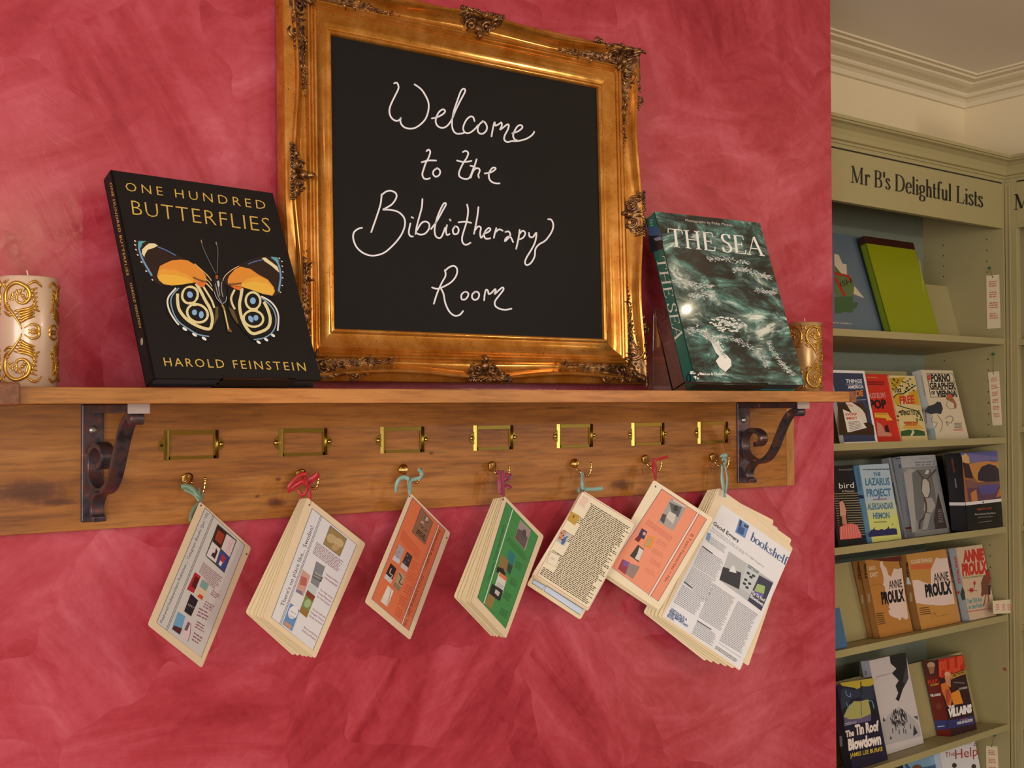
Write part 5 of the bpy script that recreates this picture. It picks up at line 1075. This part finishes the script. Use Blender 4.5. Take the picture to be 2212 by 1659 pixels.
A.poly([(1135, 650), (1425, 655), (1475, 905), (1180, 912)], (212, 196, 168)); A.poly([(1145, 660), (1172, 660), (1178, 725), (1150, 725)], (196, 80, 60)); A.text('PORNO', (1185, 740), (1402, 736), 84, (28, 26, 28), (-.12, -1), bold=.05); A.text('GRAPHER', (1170, 822), (1455, 820), 74, (28, 26, 28), (-.14, -1), bold=.04); A.text('OF', (1188, 884), (1228, 884), 40, (28, 26, 28), (-.14, -1), bold=.05); A.text('VIENNA', (1245, 905), (1472, 902), 68, (28, 26, 28), (-.14, -1), bold=.05); A.frame([(1135, 650), (1420, 655), (1474, 906), (1180, 912)], 6, (30, 28, 30)); A.stroke([(1160, 740), (1440, 740)], 4, (30, 28, 30), 1); A.stroke([(1170, 828), (1460, 826)], 4, (30, 28, 30), 1)
A.poly([(1115, 1060), (1150, 1010), (1220, 990), (1250, 960), (1290, 970), (1312, 1040), (1290, 1100), (1240, 1090), (1180, 1100), (1130, 1080)], (46, 50, 56)); A.poly([(1350, 910), (1390, 880), (1430, 930), (1465, 990), (1460, 1035), (1440, 1040), (1435, 980), (1380, 950), (1352, 940)], (150, 96, 66)); A.ell(1385, 905, 30, 26, (186, 84, 56)); A.stroke([(1340, 1150), (1380, 1120), (1425, 1140), (1400, 1200), (1350, 1180), (1370, 1230)], 5, (90, 84, 80)); A.stroke([(1370, 960), (1350, 1000), (1390, 1040), (1430, 1035)], 4, (120, 110, 100)); A.stroke([(1200, 1110), (1190, 1180), (1250, 1200), (1200, 1280), (1180, 1320)], 5, (110, 130, 140)); A.stroke([(1250, 1110), (1310, 1200), (1280, 1300)], 4, (110, 104, 100)); A.poly([(1170, 1260), (1220, 1270), (1230, 1330), (1180, 1330)], (120, 150, 166)); A.lines([(1435, 1195), (1525, 1190), (1535, 1250), (1445, 1255)], 4, (120, 112, 100), .5); A.lines([(1425, 1262), (1530, 1258), (1540, 1285), (1430, 1285)], 2, (196, 96, 80), .5)
S.text('THE PORNOGRAPHER', (1074, 665), (1110, 900), 14, (50, 50, 60), (1, 0)); S.lines([(1106, 930), (1116, 930), (1150, 1320), (1140, 1320)], 1, (170, 80, 70), .4); finish(rt, A, S)
# third shelf
rt, A, S, g = cbook('black striped memoir showing a girl in a pink top, third shelf', CB, (20, 345), (325, 330), (460, 1135), (130, 1160), .014, 2, .050, 12, (30, 24, 24))
for i in range(18): y_ = 640 + 27 * i; A.stroke([(60 + (y_ - 330) * .14, y_ + 9), (330 + (y_ - 330) * .16, y_)], 8, (150, 136, 104), 1)
A.poly([(165, 705), (215, 730), (240, 800), (250, 880), (262, 980), (200, 1010), (165, 1020)], (44, 26, 24)); A.poly([(165, 740), (200, 725), (222, 770), (240, 830), (240, 880), (210, 900), (175, 895)], (206, 146, 128)); A.poly([(190, 890), (235, 885), (250, 980), (200, 990)], (186, 128, 110)); A.poly([(168, 1020), (230, 985), (300, 975), (350, 990), (400, 1080), (412, 1135), (170, 1158)], (214, 104, 98))
for i in range(8): A.stroke([(185 + 25 * i, 1010 - i * 3 if i < 6 else 990), (190 + 28 * i, 1150 - i * 3)], 4, (232, 170, 160), 1)
A.text('bird', (162, 592), (326, 582), 66, (226, 224, 220), (-.12, -1)); A.text('A Memoir', (190, 634), (332, 630), 26, (206, 190, 170), (-.12, -1)); A.lines([(150, 375), (310, 370), (312, 392), (155, 395)], 2, (150, 146, 140), .4); finish(rt, A)
rt, A, S, g = cbook('grey paperback copy mostly hidden behind the Lazarus book, third shelf', CB, (745, 250), (780, 245), (890, 1085), (850, 1085), .024, 2, .085, 13, (140, 142, 148), (150, 152, 160)); S.lines([(700, 300), (738, 298), (846, 1000), (810, 1000)], 1, (90, 92, 100), .35); finish(rt, A, S)
rt, A, S, g = cbook('pale blue and yellow paperback titled The Lazarus Project, third shelf', CB, (415, 330), (745, 312), (815, 1100), (495, 1130), .024, 2, .035, 11, (166, 184, 198), (112, 160, 196))
fillrect(A, g, 0, 1, .0, .32, (196, 200, 112)); fillrect(A, g, 0, 1, .32, .42, (190, 196, 146)); fillrect(A, g, 0, 1, .42, .52, (180, 190, 170)); A.poly([(497, 1080), (520, 1050), (545, 1040), (553, 1010), (560, 1045), (600, 1052), (640, 1035), (660, 1050), (700, 1030), (712, 1005), (722, 1035), (760, 1030), (800, 1035), (812, 1098), (496, 1128)], (42, 40, 84)); TL_ = (70, 116, 146)
A.text('THE', (546, 455), (625, 450), 42, TL_, (-.1, -1), bold=.03); A.text('LAZARUS', (458, 555), (728, 550), 82, TL_, (-.1, -1), bold=.03); A.text('PROJECT', (472, 680), (742, 672), 86, TL_, (-.1, -1), bold=.03); A.text('ALEKSANDAR', (480, 825), (768, 812), 72, TL_, (-.1, -1), bold=.03); A.text('HEMON', (543, 925), (724, 918), 68, TL_, (-.1, -1), bold=.03); A.lines([(430, 372), (740, 366), (742, 384), (432, 390)], 1, (60, 60, 80), .6); A.lines([(540, 705), (705, 698), (706, 712), (542, 718)], 1, (150, 70, 80), .7); A.lines([(550, 955), (695, 950), (696, 966), (552, 970)], 1, (90, 80, 70), .6); A.dots([(755, 985)], 8, 7, (170, 50, 50))
S.text('ALEKSANDAR HEMON', (362, 370), (390, 610), 22, (46, 92, 150), (1, 0)); S.poly([(378, 660), (436, 665), (444, 700), (384, 700)], (40, 44, 96)); S.text('THE LAZARUS PROJECT', (408, 740), (440, 1060), 20, (110, 160, 130), (1, 0)); finish(rt, A, S)
rt, A, S, g = cbook('grey paperback with a carved stone figure on its cover, third shelf', CB, (865, 242), (1255, 207), (1360, 1030), (975, 1080), .026, 2, .060, 12, (134, 134, 132), (148, 152, 160))
fillrect(A, g, 0, 1, .86, 1, (166, 166, 168)); A.poly([(880, 420), (940, 370), (1010, 380), (1010, 1070), (975, 1078)], (160, 156, 152)); A.poly([(970, 420), (1020, 385), (1180, 380), (1230, 640), (1250, 1040), (1080, 1060), (1010, 900)], (106, 106, 104)); A.stroke([(1030, 390), (1090, 470), (1140, 480), (1170, 450), (1240, 380)], 22, (92, 78, 72)); A.poly([(1085, 490), (1120, 475), (1165, 520), (1175, 620), (1150, 690), (1110, 690), (1075, 620)], (178, 172, 164)); A.frame([(1085, 490), (1120, 475), (1165, 520), (1175, 620), (1150, 690), (1110, 690), (1075, 620)], 10, (84, 66, 60)); A.poly([(1110, 700), (1190, 690), (1230, 780), (1190, 860), (1100, 840)], (160, 152, 146)); A.stroke([(1110, 700), (1130, 800), (1110, 900), (1060, 960), (1055, 1040)], 20, (78, 62, 58)); A.poly([(1120, 860), (1180, 870), (1140, 1040), (1080, 1050)], (150, 148, 144)); A.poly([(1150, 430), (1160, 390), (1130, 385), (1110, 430)], (196, 190, 184))
A.poly([(1260, 640), (1360, 1028), (1230, 1040), (1210, 940)], (64, 52, 50)); A.text('Fiction', (1058, 265), (1155, 262), 16, (110, 112, 116), (-.1, -1)); A.lines([(1000, 290), (1220, 280), (1225, 335), (1010, 345)], 2, (128, 130, 134), .6, .05, .3); A.lines([(1255, 820), (1305, 815), (1320, 965), (1262, 970)], 8, (140, 130, 126), .4)
S.lines([(815, 290), (845, 286), (868, 400), (838, 404)], 1, (90, 110, 150), .4); S.text('THE GRAVEDIGGER', (858, 430), (920, 900), 20, (104, 112, 130), (1, 0)); S.poly([(892, 1020), (962, 1014), (966, 1036), (896, 1042)], (130, 40, 44)); S.poly([(785, 262), (850, 252), (852, 260), (787, 270)], (50, 50, 54)); finish(rt, A, S)
rt, A, S, g = cbook('thin black book edge between the stone figure book and the bridge classic, third shelf', CB, (1258, 232), (1320, 225), (1430, 1025), (1362, 1030), .012, 2, .085, 11, (26, 16, 20)); A.poly([(1210, 370), (1255, 380), (1268, 510), (1240, 515), (1275, 640), (1228, 646)], (178, 180, 182)) if 0 else None; finish(rt, A)
rt, A, S, g = cbook('very thick black classic with a sunlit bridge painting, right end of third shelf', CB, (1500, 197), (2004, 172), (2004, 970), (1600, 1010), .048, 2, .004, 4, (22, 18, 24), (22, 16, 22), yaw=2)
fillrect(A, g, 0, 1, .355, 1, (150, 92, 58)); A.poly([(1505, 197), (2004, 172), (2004, 250), (1900, 290), (1800, 300), (1700, 330), (1600, 290), (1520, 250)], (84, 84, 146)); A.poly([(1510, 215), (1600, 205), (1900, 235), (2002, 250), (1990, 290), (1850, 270), (1640, 310), (1540, 280)], (112, 104, 150)); A.poly([(1600, 320), (1700, 300), (1800, 285), (1900, 300), (1980, 265), (2004, 280), (2004, 480), (1960, 500), (1700, 520), (1640, 440)], (186, 128, 70)); A.poly([(1700, 500), (1702, 420), (1740, 350), (1820, 318), (1900, 340), (1945, 400), (1952, 510), (1830, 525)], (46, 38, 52)); A.poly([(1520, 230), (1560, 200), (1600, 240), (1610, 310), (1560, 310), (1530, 290)], (200, 160, 110)); A.poly([(1530, 300), (1600, 320), (1640, 440), (1650, 480), (1560, 470)], (54, 34, 36)); A.poly([(1560, 490), (1700, 520), (1950, 510), (2004, 490), (2004, 560), (1580, 590)], (120, 82, 78)); A.poly([(1580, 590), (2004, 560), (2004, 705), (1600, 735)], (92, 60, 84)); A.poly([(1700, 560), (1930, 540), (1900, 640), (1740, 660)], (84, 76, 140)); A.poly([(1620, 640), (1680, 600), (1700, 735), (1630, 735)], (186, 120, 66)); A.poly([(1930, 600), (2000, 560), (2000, 660), (1900, 690)], (176, 106, 56))
fillrect(A, g, 0, 1, .0, .335, (20, 16, 20)); fillrect(A, g, 0, 1, .325, .365, (222, 216, 214)); A.text('REBECCA WEST', (1690, 832), (1855, 818), 22, (196, 84, 40), (0, -1)); A.text('Black Lamb and Grey Falcon', (1665, 885), (1895, 868), 20, (196, 190, 186), (0, -1)); A.text('A Journey through Yugoslavia', (1700, 915), (1862, 903), 15, (170, 164, 160), (0, -1)); A.lines([(1705, 962), (1865, 944), (1866, 950), (1706, 968)], 1, (150, 146, 144), .8); A.ell(1756, 742, 8, 10, (60, 50, 50))
S.text('REBECCA WEST', (1408, 262), (1432, 415), 20, (186, 80, 40), (1, 0)); S.lines([(1438, 430), (1450, 430), (1478, 630), (1466, 630)], 1, (160, 160, 160), .5); u, v, n, P, w_, h_ = g; S.m.add([P - u * .0005 + v * h_ * b - n * c for b, c in ((.325, 0), (.365, 0), (.365, .048), (.325, .048))], [(0, 1, 2, 3)], lin((222, 216, 214))); finish(rt, A, S)
# fourth shelf
TN = (176, 118, 54)
rt, A, S, g = cbook('blue book corner peeping out low beside the pink wall, fourth shelf', CC, (-100, 860), (165, 850), (250, 1170), (-20, 1205), .02, 3, .02, 14, (66, 104, 140)); finish(rt, A)
def proulx_spine(S, x, dx, y0, col=(46, 34, 26)):
    S.text('PROULX', (x, y0), (x + dx * .25, y0 + 170), 26, col, (1, 0), bold=.05); S.lines([(x + 38, y0 + 300), (x + 62, y0 + 300), (x + 78, y0 + 460), (x + 54, y0 + 460)], 1, (196, 170, 140), .6)
rt, A, S, g = cbook('tan paperback spine at the far left of the fourth shelf, behind the Bad Dirt copy', CC, (400, 310), (440, 306), (560, 1125), (520, 1130), .020, 3, .072, 14, TN, (158, 108, 56)); proulx_spine(S, 368, 60, 360); finish(rt, A, S)
rt, A, S, g = cbook('tan paperback titled Bad Dirt with a white shape, fourth shelf', CC, (482, 302), (845, 262), (945, 1045), (570, 1098), .020, 3, .050, 13, TN, (158, 108, 56))
A.poly([(500, 302), (845, 262), (852, 318), (760, 322), (650, 318), (540, 306)], (88, 34, 30)); A.poly([(615, 325), (645, 318), (655, 360), (690, 400), (710, 470), (740, 490), (770, 400), (820, 405), (858, 392), (930, 940), (905, 968), (880, 950), (860, 935), (840, 975), (810, 950), (770, 940), (725, 915), (708, 870), (735, 850), (712, 830), (720, 790), (680, 700), (670, 600), (640, 580), (658, 560), (655, 500), (640, 430), (620, 380)], (214, 188, 176)); A.text('BAD', (498, 420), (572, 412), 44, (206, 184, 160), (-.1, -1), bold=.03); A.text('DIRT', (508, 495), (598, 486), 50, (206, 184, 160), (-.1, -1), bold=.03)
A.text('ANNIE', (722, 622), (864, 605), 92, (44, 30, 30), (-.12, -1), bold=.02); A.text('PROULX', (640, 790), (892, 752), 128, (28, 22, 22), (-.12, -1), bold=.06); A.lines([(572, 890), (660, 880), (690, 1010), (600, 1030)], 6, (84, 60, 34), .45); A.stroke([(500, 600), (600, 570), (660, 590)], 4, (130, 86, 40)); proulx_spine(S, 440, 60, 345); finish(rt, A, S)
rt, A, S, g = cbook('tan paperback titled Close Range with white shapes and black author name, fourth shelf', CC, (920, 240), (1358, 186), (1480, 942), (1045, 1003), .026, 3, .040, 13, (186, 132, 64), (150, 104, 56))
A.poly([(975, 530), (1040, 525), (1120, 560), (1180, 570), (1178, 420), (1240, 275), (1270, 290), (1362, 282), (1446, 790), (1300, 810), (1100, 795), (1015, 780)], (216, 192, 182)); A.poly([(955, 360), (1190, 345), (1180, 400), (965, 412)], (196, 100, 60)); A.text('CLOSE RANGE', (958, 346), (1196, 322), 42, (214, 192, 170), (-.1, -1), bold=.03); A.text('ANNIE', (1218, 550), (1380, 528), 100, (44, 34, 34), (-.12, -1), bold=.02); A.text('PROULX', (1125, 712), (1415, 668), 134, (28, 22, 24), (-.12, -1), bold=.06); A.lines([(1050, 830), (1170, 815), (1190, 905), (1065, 920)], 4, (84, 60, 34), .4); A.stroke([(1190, 950), (1220, 880), (1250, 930), (1380, 900)], 3, (120, 80, 40)); proulx_spine(S, 905, 60, 335); S.poly([(915, 500), (935, 495), (965, 575), (915, 575)], (206, 206, 206)); finish(rt, A, S)
rt, A, S, g = cbook('second copy of the cowboy cover book, only its edge showing behind, fourth shelf', CC, (1370, 190), (1400, 186), (1500, 940), (1465, 944), .018, 3, .050, 13, (190, 160, 140), (176, 150, 136)); S.text('ANNIE PROULX', (1372, 275), (1412, 560), 18, (110, 40, 36), (1, 0), bold=.03); finish(rt, A, S)
rt, A, S, g = cbook('sand-coloured paperback with red author name and horse rider, fourth shelf', CC, (1478, 166), (1790, 130), (1858, 880), (1577, 925), .024, 3, .020, 12, (200, 174, 146), (150, 160, 164))
RD = (186, 50, 40)
A.text('ANNIE', (1538, 325), (1770, 298), 122, RD, (-.05, -1), bold=.07); A.text('PROULX', (1530, 478), (1808, 440), 128, RD, (-.08, -1), bold=.07); A.text('AUTHOR OF THE SHIPPING NEWS', (1532, 515), (1752, 488), 18, (120, 140, 70), (-.05, -1), bold=.03); A.text('That Old Ace', (1578, 790), (1750, 762), 54, (96, 150, 156), (-.08, -1), bold=.03); A.text('in the Hole', (1602, 850), (1752, 826), 52, (96, 150, 156), (-.08, -1), bold=.03); A.lines([(1580, 872), (1850, 832), (1852, 848), (1582, 888)], 1, (180, 96, 80), .7)
A.poly([(1790, 420), (1815, 412), (1828, 450), (1838, 560), (1800, 560), (1785, 480)], (150, 40, 36)); A.poly([(1765, 470), (1800, 480), (1830, 560), (1840, 680), (1800, 690), (1770, 690), (1745, 715), (1735, 690), (1742, 640), (1735, 560)], (112, 62, 46)); A.stroke([(1790, 680), (1775, 760), (1762, 815)], 12, (150, 86, 66)); A.stroke([(1812, 680), (1822, 770)], 11, (130, 76, 60)); A.poly([(1812, 590), (1840, 580), (1835, 690), (1815, 690)], (30, 36, 46)); A.ell(1628, 640, 24, 26, RD); A.ell(1662, 562, 12, 22, RD); A.stroke([(1580, 640), (1695, 645)], 6, (60, 60, 90), 1); A.stroke([(1662, 580), (1660, 620)], 4, (90, 60, 50), 1)
A.ell(1810, 418, 12, 12, (80, 60, 60)); S.text('ANNIE PROULX', (1437, 262), (1490, 572), 26, RD, (1, 0), bold=.05); S.poly([(1508, 680), (1530, 600), (1555, 650), (1566, 740), (1530, 755)], (40, 60, 54)); S.ell(1488, 664, 14, 16, RD); finish(rt, A, S)
# fifth shelf
rt, A, S, g = cbook('white paperback with black smoke above a crowd, behind the Tin Roof book, fifth shelf', CD, (505, 238), (915, 150), (1075, 1078), (670, 1185), .028, 4, .060, 13, (196, 186, 186), (186, 190, 204))
A.poly([(725, 190), (905, 150), (932, 440), (870, 560), (828, 690), (790, 670), (820, 600), (790, 520), (825, 460), (750, 380), (800, 330), (735, 270)], (38, 34, 36)); A.poly([(905, 300), (935, 430), (905, 500), (870, 480)], (70, 66, 68)); A.poly([(600, 980), (720, 830), (830, 750), (960, 850), (1050, 960), (1072, 1075), (672, 1180)], (170, 166, 168)); A.text('McSWEENEY\'S', (575, 432), (735, 392), 18, (150, 110, 110), (-.1, -1))
for _ in range(110): a_ = rnd.uniform(0, 6.28); r_ = rnd.random() ** .5; x_, y_ = 820 + 90 * r_ * math.cos(a_), 860 + 100 * r_ * math.sin(a_); A.stroke([(x_, y_), (x_ + 5, y_ + 34)], 7, (60, 54, 58), 1, inc=False)
for x_, y_ in ((790, 960), (828, 1000), (875, 990), (900, 1000), (952, 940), (755, 990), (880, 930), (910, 870)): A.stroke([(x_, y_), (x_ + 6, y_ + 55)], 9, (60, 54, 58), 1, inc=False)
A.poly([(990, 950), (1035, 1040), (985, 1075)], (54, 50, 54)); A.poly([(655, 860), (678, 910), (650, 912)], (60, 56, 60)); A.poly([(730, 1070), (752, 1105), (728, 1115)], (60, 56, 60)); A.poly([(985, 860), (1030, 850), (1040, 900)], (80, 78, 96)); S.text('Mc', (440, 360), (452, 400), 34, (60, 60, 70), (1, 0)); finish(rt, A, S)
rt, A, S, g = cbook('dark purple thriller titled The Tin Roof Blowdown, beside the pink wall, fifth shelf', CD, (165, 492), (543, 430), (680, 1262), (265, 1340), .026, 4, .022, 13, (32, 24, 50), (30, 26, 48))
A.poly([(172, 490), (543, 432), (550, 500), (480, 540), (420, 520), (370, 560), (330, 540), (260, 530), (200, 520)], (178, 160, 56)); A.poly([(180, 560), (230, 540), (330, 570), (420, 530), (540, 520), (560, 660), (450, 700), (400, 640), (300, 660), (240, 760), (190, 780)], (46, 52, 72)); A.poly([(260, 760), (330, 690), (400, 690), (480, 670), (520, 700), (520, 830), (400, 880), (280, 900), (215, 860)], (164, 160, 96)); A.poly([(215, 860), (280, 890), (400, 880), (525, 830), (540, 900), (400, 930), (230, 950)], (96, 84, 120)); A.poly([(490, 690), (545, 690), (600, 880), (580, 930), (520, 920), (515, 800)], (28, 26, 34)); A.stroke([(240, 570), (245, 620), (290, 640), (290, 600)], 8, (120, 150, 180)); A.stroke([(245, 700), (265, 760), (280, 720)], 7, (110, 140, 170)); A.stroke([(490, 690), (530, 690), (550, 770)], 8, (110, 160, 186)); A.stroke([(405, 470), (408, 620)], 10, (30, 30, 40), 1); A.stroke([(405, 700), (415, 850)], 5, (60, 60, 60), 1)
A.text('The', (236, 1088), (332, 1068), 70, (220, 206, 200), (-.08, -1), bold=.05); A.text('Tin Roof', (345, 1062), (606, 1010), 110, (226, 214, 206), (-.08, -1), bold=.05); A.text('Blowdown', (268, 1230), (630, 1158), 120, (226, 214, 206), (-.08, -1), bold=.06); A.text('JAMES LEE BURKE', (285, 1312), (645, 1236), 46, (206, 178, 60), (-.08, -1), bold=.02); A.lines([(218, 930), (360, 905), (362, 935), (222, 968)], 2, (190, 186, 200), .4); S.lines([(170, 1020), (200, 1020), (215, 1240), (180, 1250)], 1, (150, 150, 166), .5); finish(rt, A, S)
rt, A, S, g = cbook('thick red pulp fiction paperback titled The Villains, right side of the fifth shelf', CD, (1260, 226), (1538, 176), (1665, 942), (1370, 1000), .046, 4, .045, 13, (52, 22, 26), (112, 30, 28), yaw=-2)
OR = (196, 62, 32)
A.poly([(1262, 228), (1538, 178), (1562, 330), (1290, 440), (1278, 330)], (178, 40, 26)); A.text('PULP', (1272, 410), (1545, 330), 150, (206, 72, 40), (-.05, -1), bold=.06); A.poly([(1415, 395), (1555, 345), (1562, 385), (1420, 440)], (206, 160, 56)); A.text('FICTION', (1424, 428), (1552, 378), 30, (90, 40, 20), (-.05, -1), bold=.06); A.poly([(1290, 500), (1350, 480), (1380, 540), (1420, 640), (1400, 740), (1360, 740), (1330, 640), (1300, 580)], (200, 110, 40)); A.poly([(1410, 600), (1490, 560), (1540, 720), (1460, 760), (1420, 700)], (214, 134, 44)); A.poly([(1340, 380), (1380, 365), (1412, 400), (1415, 470), (1395, 540), (1350, 500), (1332, 430)], (196, 134, 96)); A.ell(1360, 390, 30, 26, (208, 160, 120)); A.poly([(1395, 430), (1450, 520), (1440, 570), (1400, 560)], (60, 28, 26)); A.poly([(1340, 560), (1380, 560), (1400, 640), (1370, 730), (1345, 700)], (166, 70, 50)); A.stroke([(1430, 480), (1550, 490)], 12, (110, 110, 116), 1)
A.poly([(1362, 800), (1380, 740), (1620, 700), (1640, 810), (1380, 870)], (46, 24, 34)); A.poly([(1366, 905), (1650, 850), (1664, 940), (1372, 996)], (50, 48, 104)); A.text('THE', (1372, 782), (1440, 768), 40, (230, 224, 220), (-.05, -1), bold=.06); A.text('VILLAINS', (1372, 866), (1632, 806), 84, (232, 226, 222), (-.05, -1), bold=.08); A.text('OTTO PENZLER', (1488, 565), (1582, 545), 20, (200, 196, 190), (-.05, -1), bold=.04); A.text('HARLAN ELLISON', (1468, 948), (1640, 910), 32, (214, 210, 214), (-.05, -1), bold=.04); A.lines([(1500, 890), (1590, 875), (1592, 885), (1502, 900)], 1, (186, 110, 90), .6)
S.poly([(1105, 258), (1240, 240), (1262, 400), (1160, 420), (1120, 380)], (78, 40, 40)); S.ell(1185, 290, 44, 34, (206, 168, 130)); S.poly([(1150, 310), (1225, 310), (1215, 380), (1175, 390)], (176, 120, 90)); S.text('PULP', (1150, 500), (1256, 480), 40, (206, 66, 40), (0, -1), bold=.05); S.text('FICTION', (1180, 525), (1268, 508), 22, (214, 170, 60), (0, -1), bold=.05); S.text('VILLAINS', (1174, 640), (1292, 625), 26, (230, 226, 222), (0, -1), bold=.06); S.poly([(1228, 905), (1362, 900), (1372, 996), (1238, 1006)], (52, 62, 130)); S.lines([(1258, 962), (1338, 955), (1340, 972), (1260, 980)], 1, (200, 206, 220), .6); S.ell(1272, 745, 30, 36, (130, 60, 50)); finish(rt, A, S)
# sixth shelf, tops only
rt, A, S, g = cbook('dark book, lowest left, with just its top edge in the picture', CD, (560, 1420), (868, 1335), (1010, 2190), (700, 2270), .018, 5, .055, 12, (30, 24, 28)); A.text('THE', (630, 1424), (690, 1412), 26, (206, 200, 196), (-.1, -1)); finish(rt, A)
rt, A, S, g = cbook('blue photographic cover at the bottom edge, left of The Help', CD, (870, 1325), (1300, 1240), (1430, 2120), (1010, 2200), .018, 5, .055, 12, (118, 154, 182)); A.poly([(880, 1370), (900, 1350), (930, 1400), (960, 1430), (1330, 1450), (1330, 1330), (1290, 1310), (1250, 1370), (1200, 1400), (1100, 1420), (930, 1480)], (52, 84, 120)); A.ell(1030, 1440, 60, 52, (110, 74, 54)); A.lines([(940, 1335), (1290, 1265), (1292, 1280), (942, 1350)], 1, (80, 120, 160), .7); finish(rt, A)
rt, A, S, g = cbook('white paperback titled The Help with red lettering, at the bottom edge', CD, (1280, 1195), (1684, 1130), (1830, 2020), (1420, 2110), .024, 5, .035, 12, (206, 204, 206), (200, 204, 210)); A.text('The', (1340, 1312), (1446, 1290), 56, (150, 50, 40), (-.05, -1)); A.text('Help', (1452, 1330), (1702, 1290), 110, (160, 40, 34), (-.05, -1)); A.ell(1667, 1168, 14, 18, (150, 60, 50)); A.ell(1667, 1168, 7, 11, (206, 204, 206)); A.lines([(1345, 1200), (1640, 1150), (1641, 1160), (1346, 1210)], 1, (150, 150, 156), .6); A.ell(1440, 1400, 26, 28, (50, 40, 40)); A.ell(1655, 1412, 26, 28, (50, 40, 40)); finish(rt, A)

# ------------------------------------------------------------------ hanging price tags, shelf label, drawing pin
def stag(label, crop, pin, quad, nl, pl=-.0085):
    ox, oy, sc = crop; Pn = B(pl, 0, 0); g = lambda p, o=0: on_plane(ox + p[0] / sc, oy + p[1] / sc, Pn, UB) - UB * o
    rt = empty('hanging_tag', tuple(g(pin)), label, 'tag', 'cream list tags pinned inside the bookcase')
    MB().prism([g(p, .0005) for p in quad], -UB * .0006, lin((222, 206, 172))).build('tag_card', M['printm'], rt)
    tag(MB().ball(g(pin, .004), .0045, 10).build('pin', mat('green_pin', (20, 96, 66), .3), rt), 'green ball-headed pin')
    m_ = ((quad[0][0] + quad[1][0]) / 2, quad[0][1] + 12)
    MB().tube([g(pin, .003), g(m_, .002)], .0005, 5).build('string', mat('tag_string', (120, 92, 62), .8), rt)
    A = Art(g(m_, .0012), -UB, crop, .0003, .0001); a, b, c, d = quad
    for i in range(nl):
        t0 = .1 + .8 * i / nl; t1 = t0 + .5 / nl; L_ = lambda p, q_, t: (p[0] * (1 - t) + q_[0] * t, p[1] * (1 - t) + q_[1] * t)
        p = [L_(a, d, t0), L_(b, c, t0), L_(b, c, t1), L_(a, d, t1)]
        A.lines([L_(p[0], p[1], .2), L_(p[0], p[1], .85), L_(p[3], p[2], .85), L_(p[3], p[2], .2)], 3, (196, 112, 96), .5, .2, .3)
    A.ell(m_[0], m_[1], 5, 7, (60, 44, 34)); A.build('tag_print', M['printm'], rt)
stag('cream tag hanging from a green pin level with the lime green book', C6_, (1492, 1075), [(1455, 1143), (1570, 1133), (1584, 1612), (1463, 1620)], 4)
stag('cream tag hanging from a green pin level with the Vienna book', CA, (1880, 435), [(1815, 640), (1937, 622), (1972, 1220), (1866, 1226)], 6)
stag('cream tag hanging from a green pin at the bottom edge, right of The Help', CD, (1893, 1062), [(1793, 1180), (1920, 1190), (1942, 1640), (1800, 1640)], 4)
Pn = B(0, -.004, 0); g_ = lambda x, y: on_plane(1780 + x / 5.12, 1150 + y / 5.12, Pn, NB)
sl = empty('shelf_label', tuple(g_(2030, 860)), 'small cream label with pink print on the fourth shelf edge', 'label')
MB().prism([g_(*p) for p in ((1862, 758), (2188, 730), (2202, 888), (1872, 900))], -NB * .0008, lin((216, 198, 166))).build('label_card', M['printm'], sl)
A = Art(Pn - NB * .0008, -NB, CC, .0003, .0001)
for x_ in (1900, 1968, 2025): A.lines([(x_, 790), (x_ + 34, 787), (x_ + 40, 860), (x_ + 6, 864)], 3, (206, 110, 130), .5, .1, .6)
A.build('label_print', M['printm'], sl)
pq = on_plane(1780 + 2010 / 5.12, 1380 + 335 / 5.12, B(-.0085, 0, 0), UB)
tag(MB().ball(pq - UB * .003, .004, 10).build('push_pin', mat('red_pin', (150, 50, 40), .3)), 'small red push pin stuck near the front of the bookcase side', 'pin')
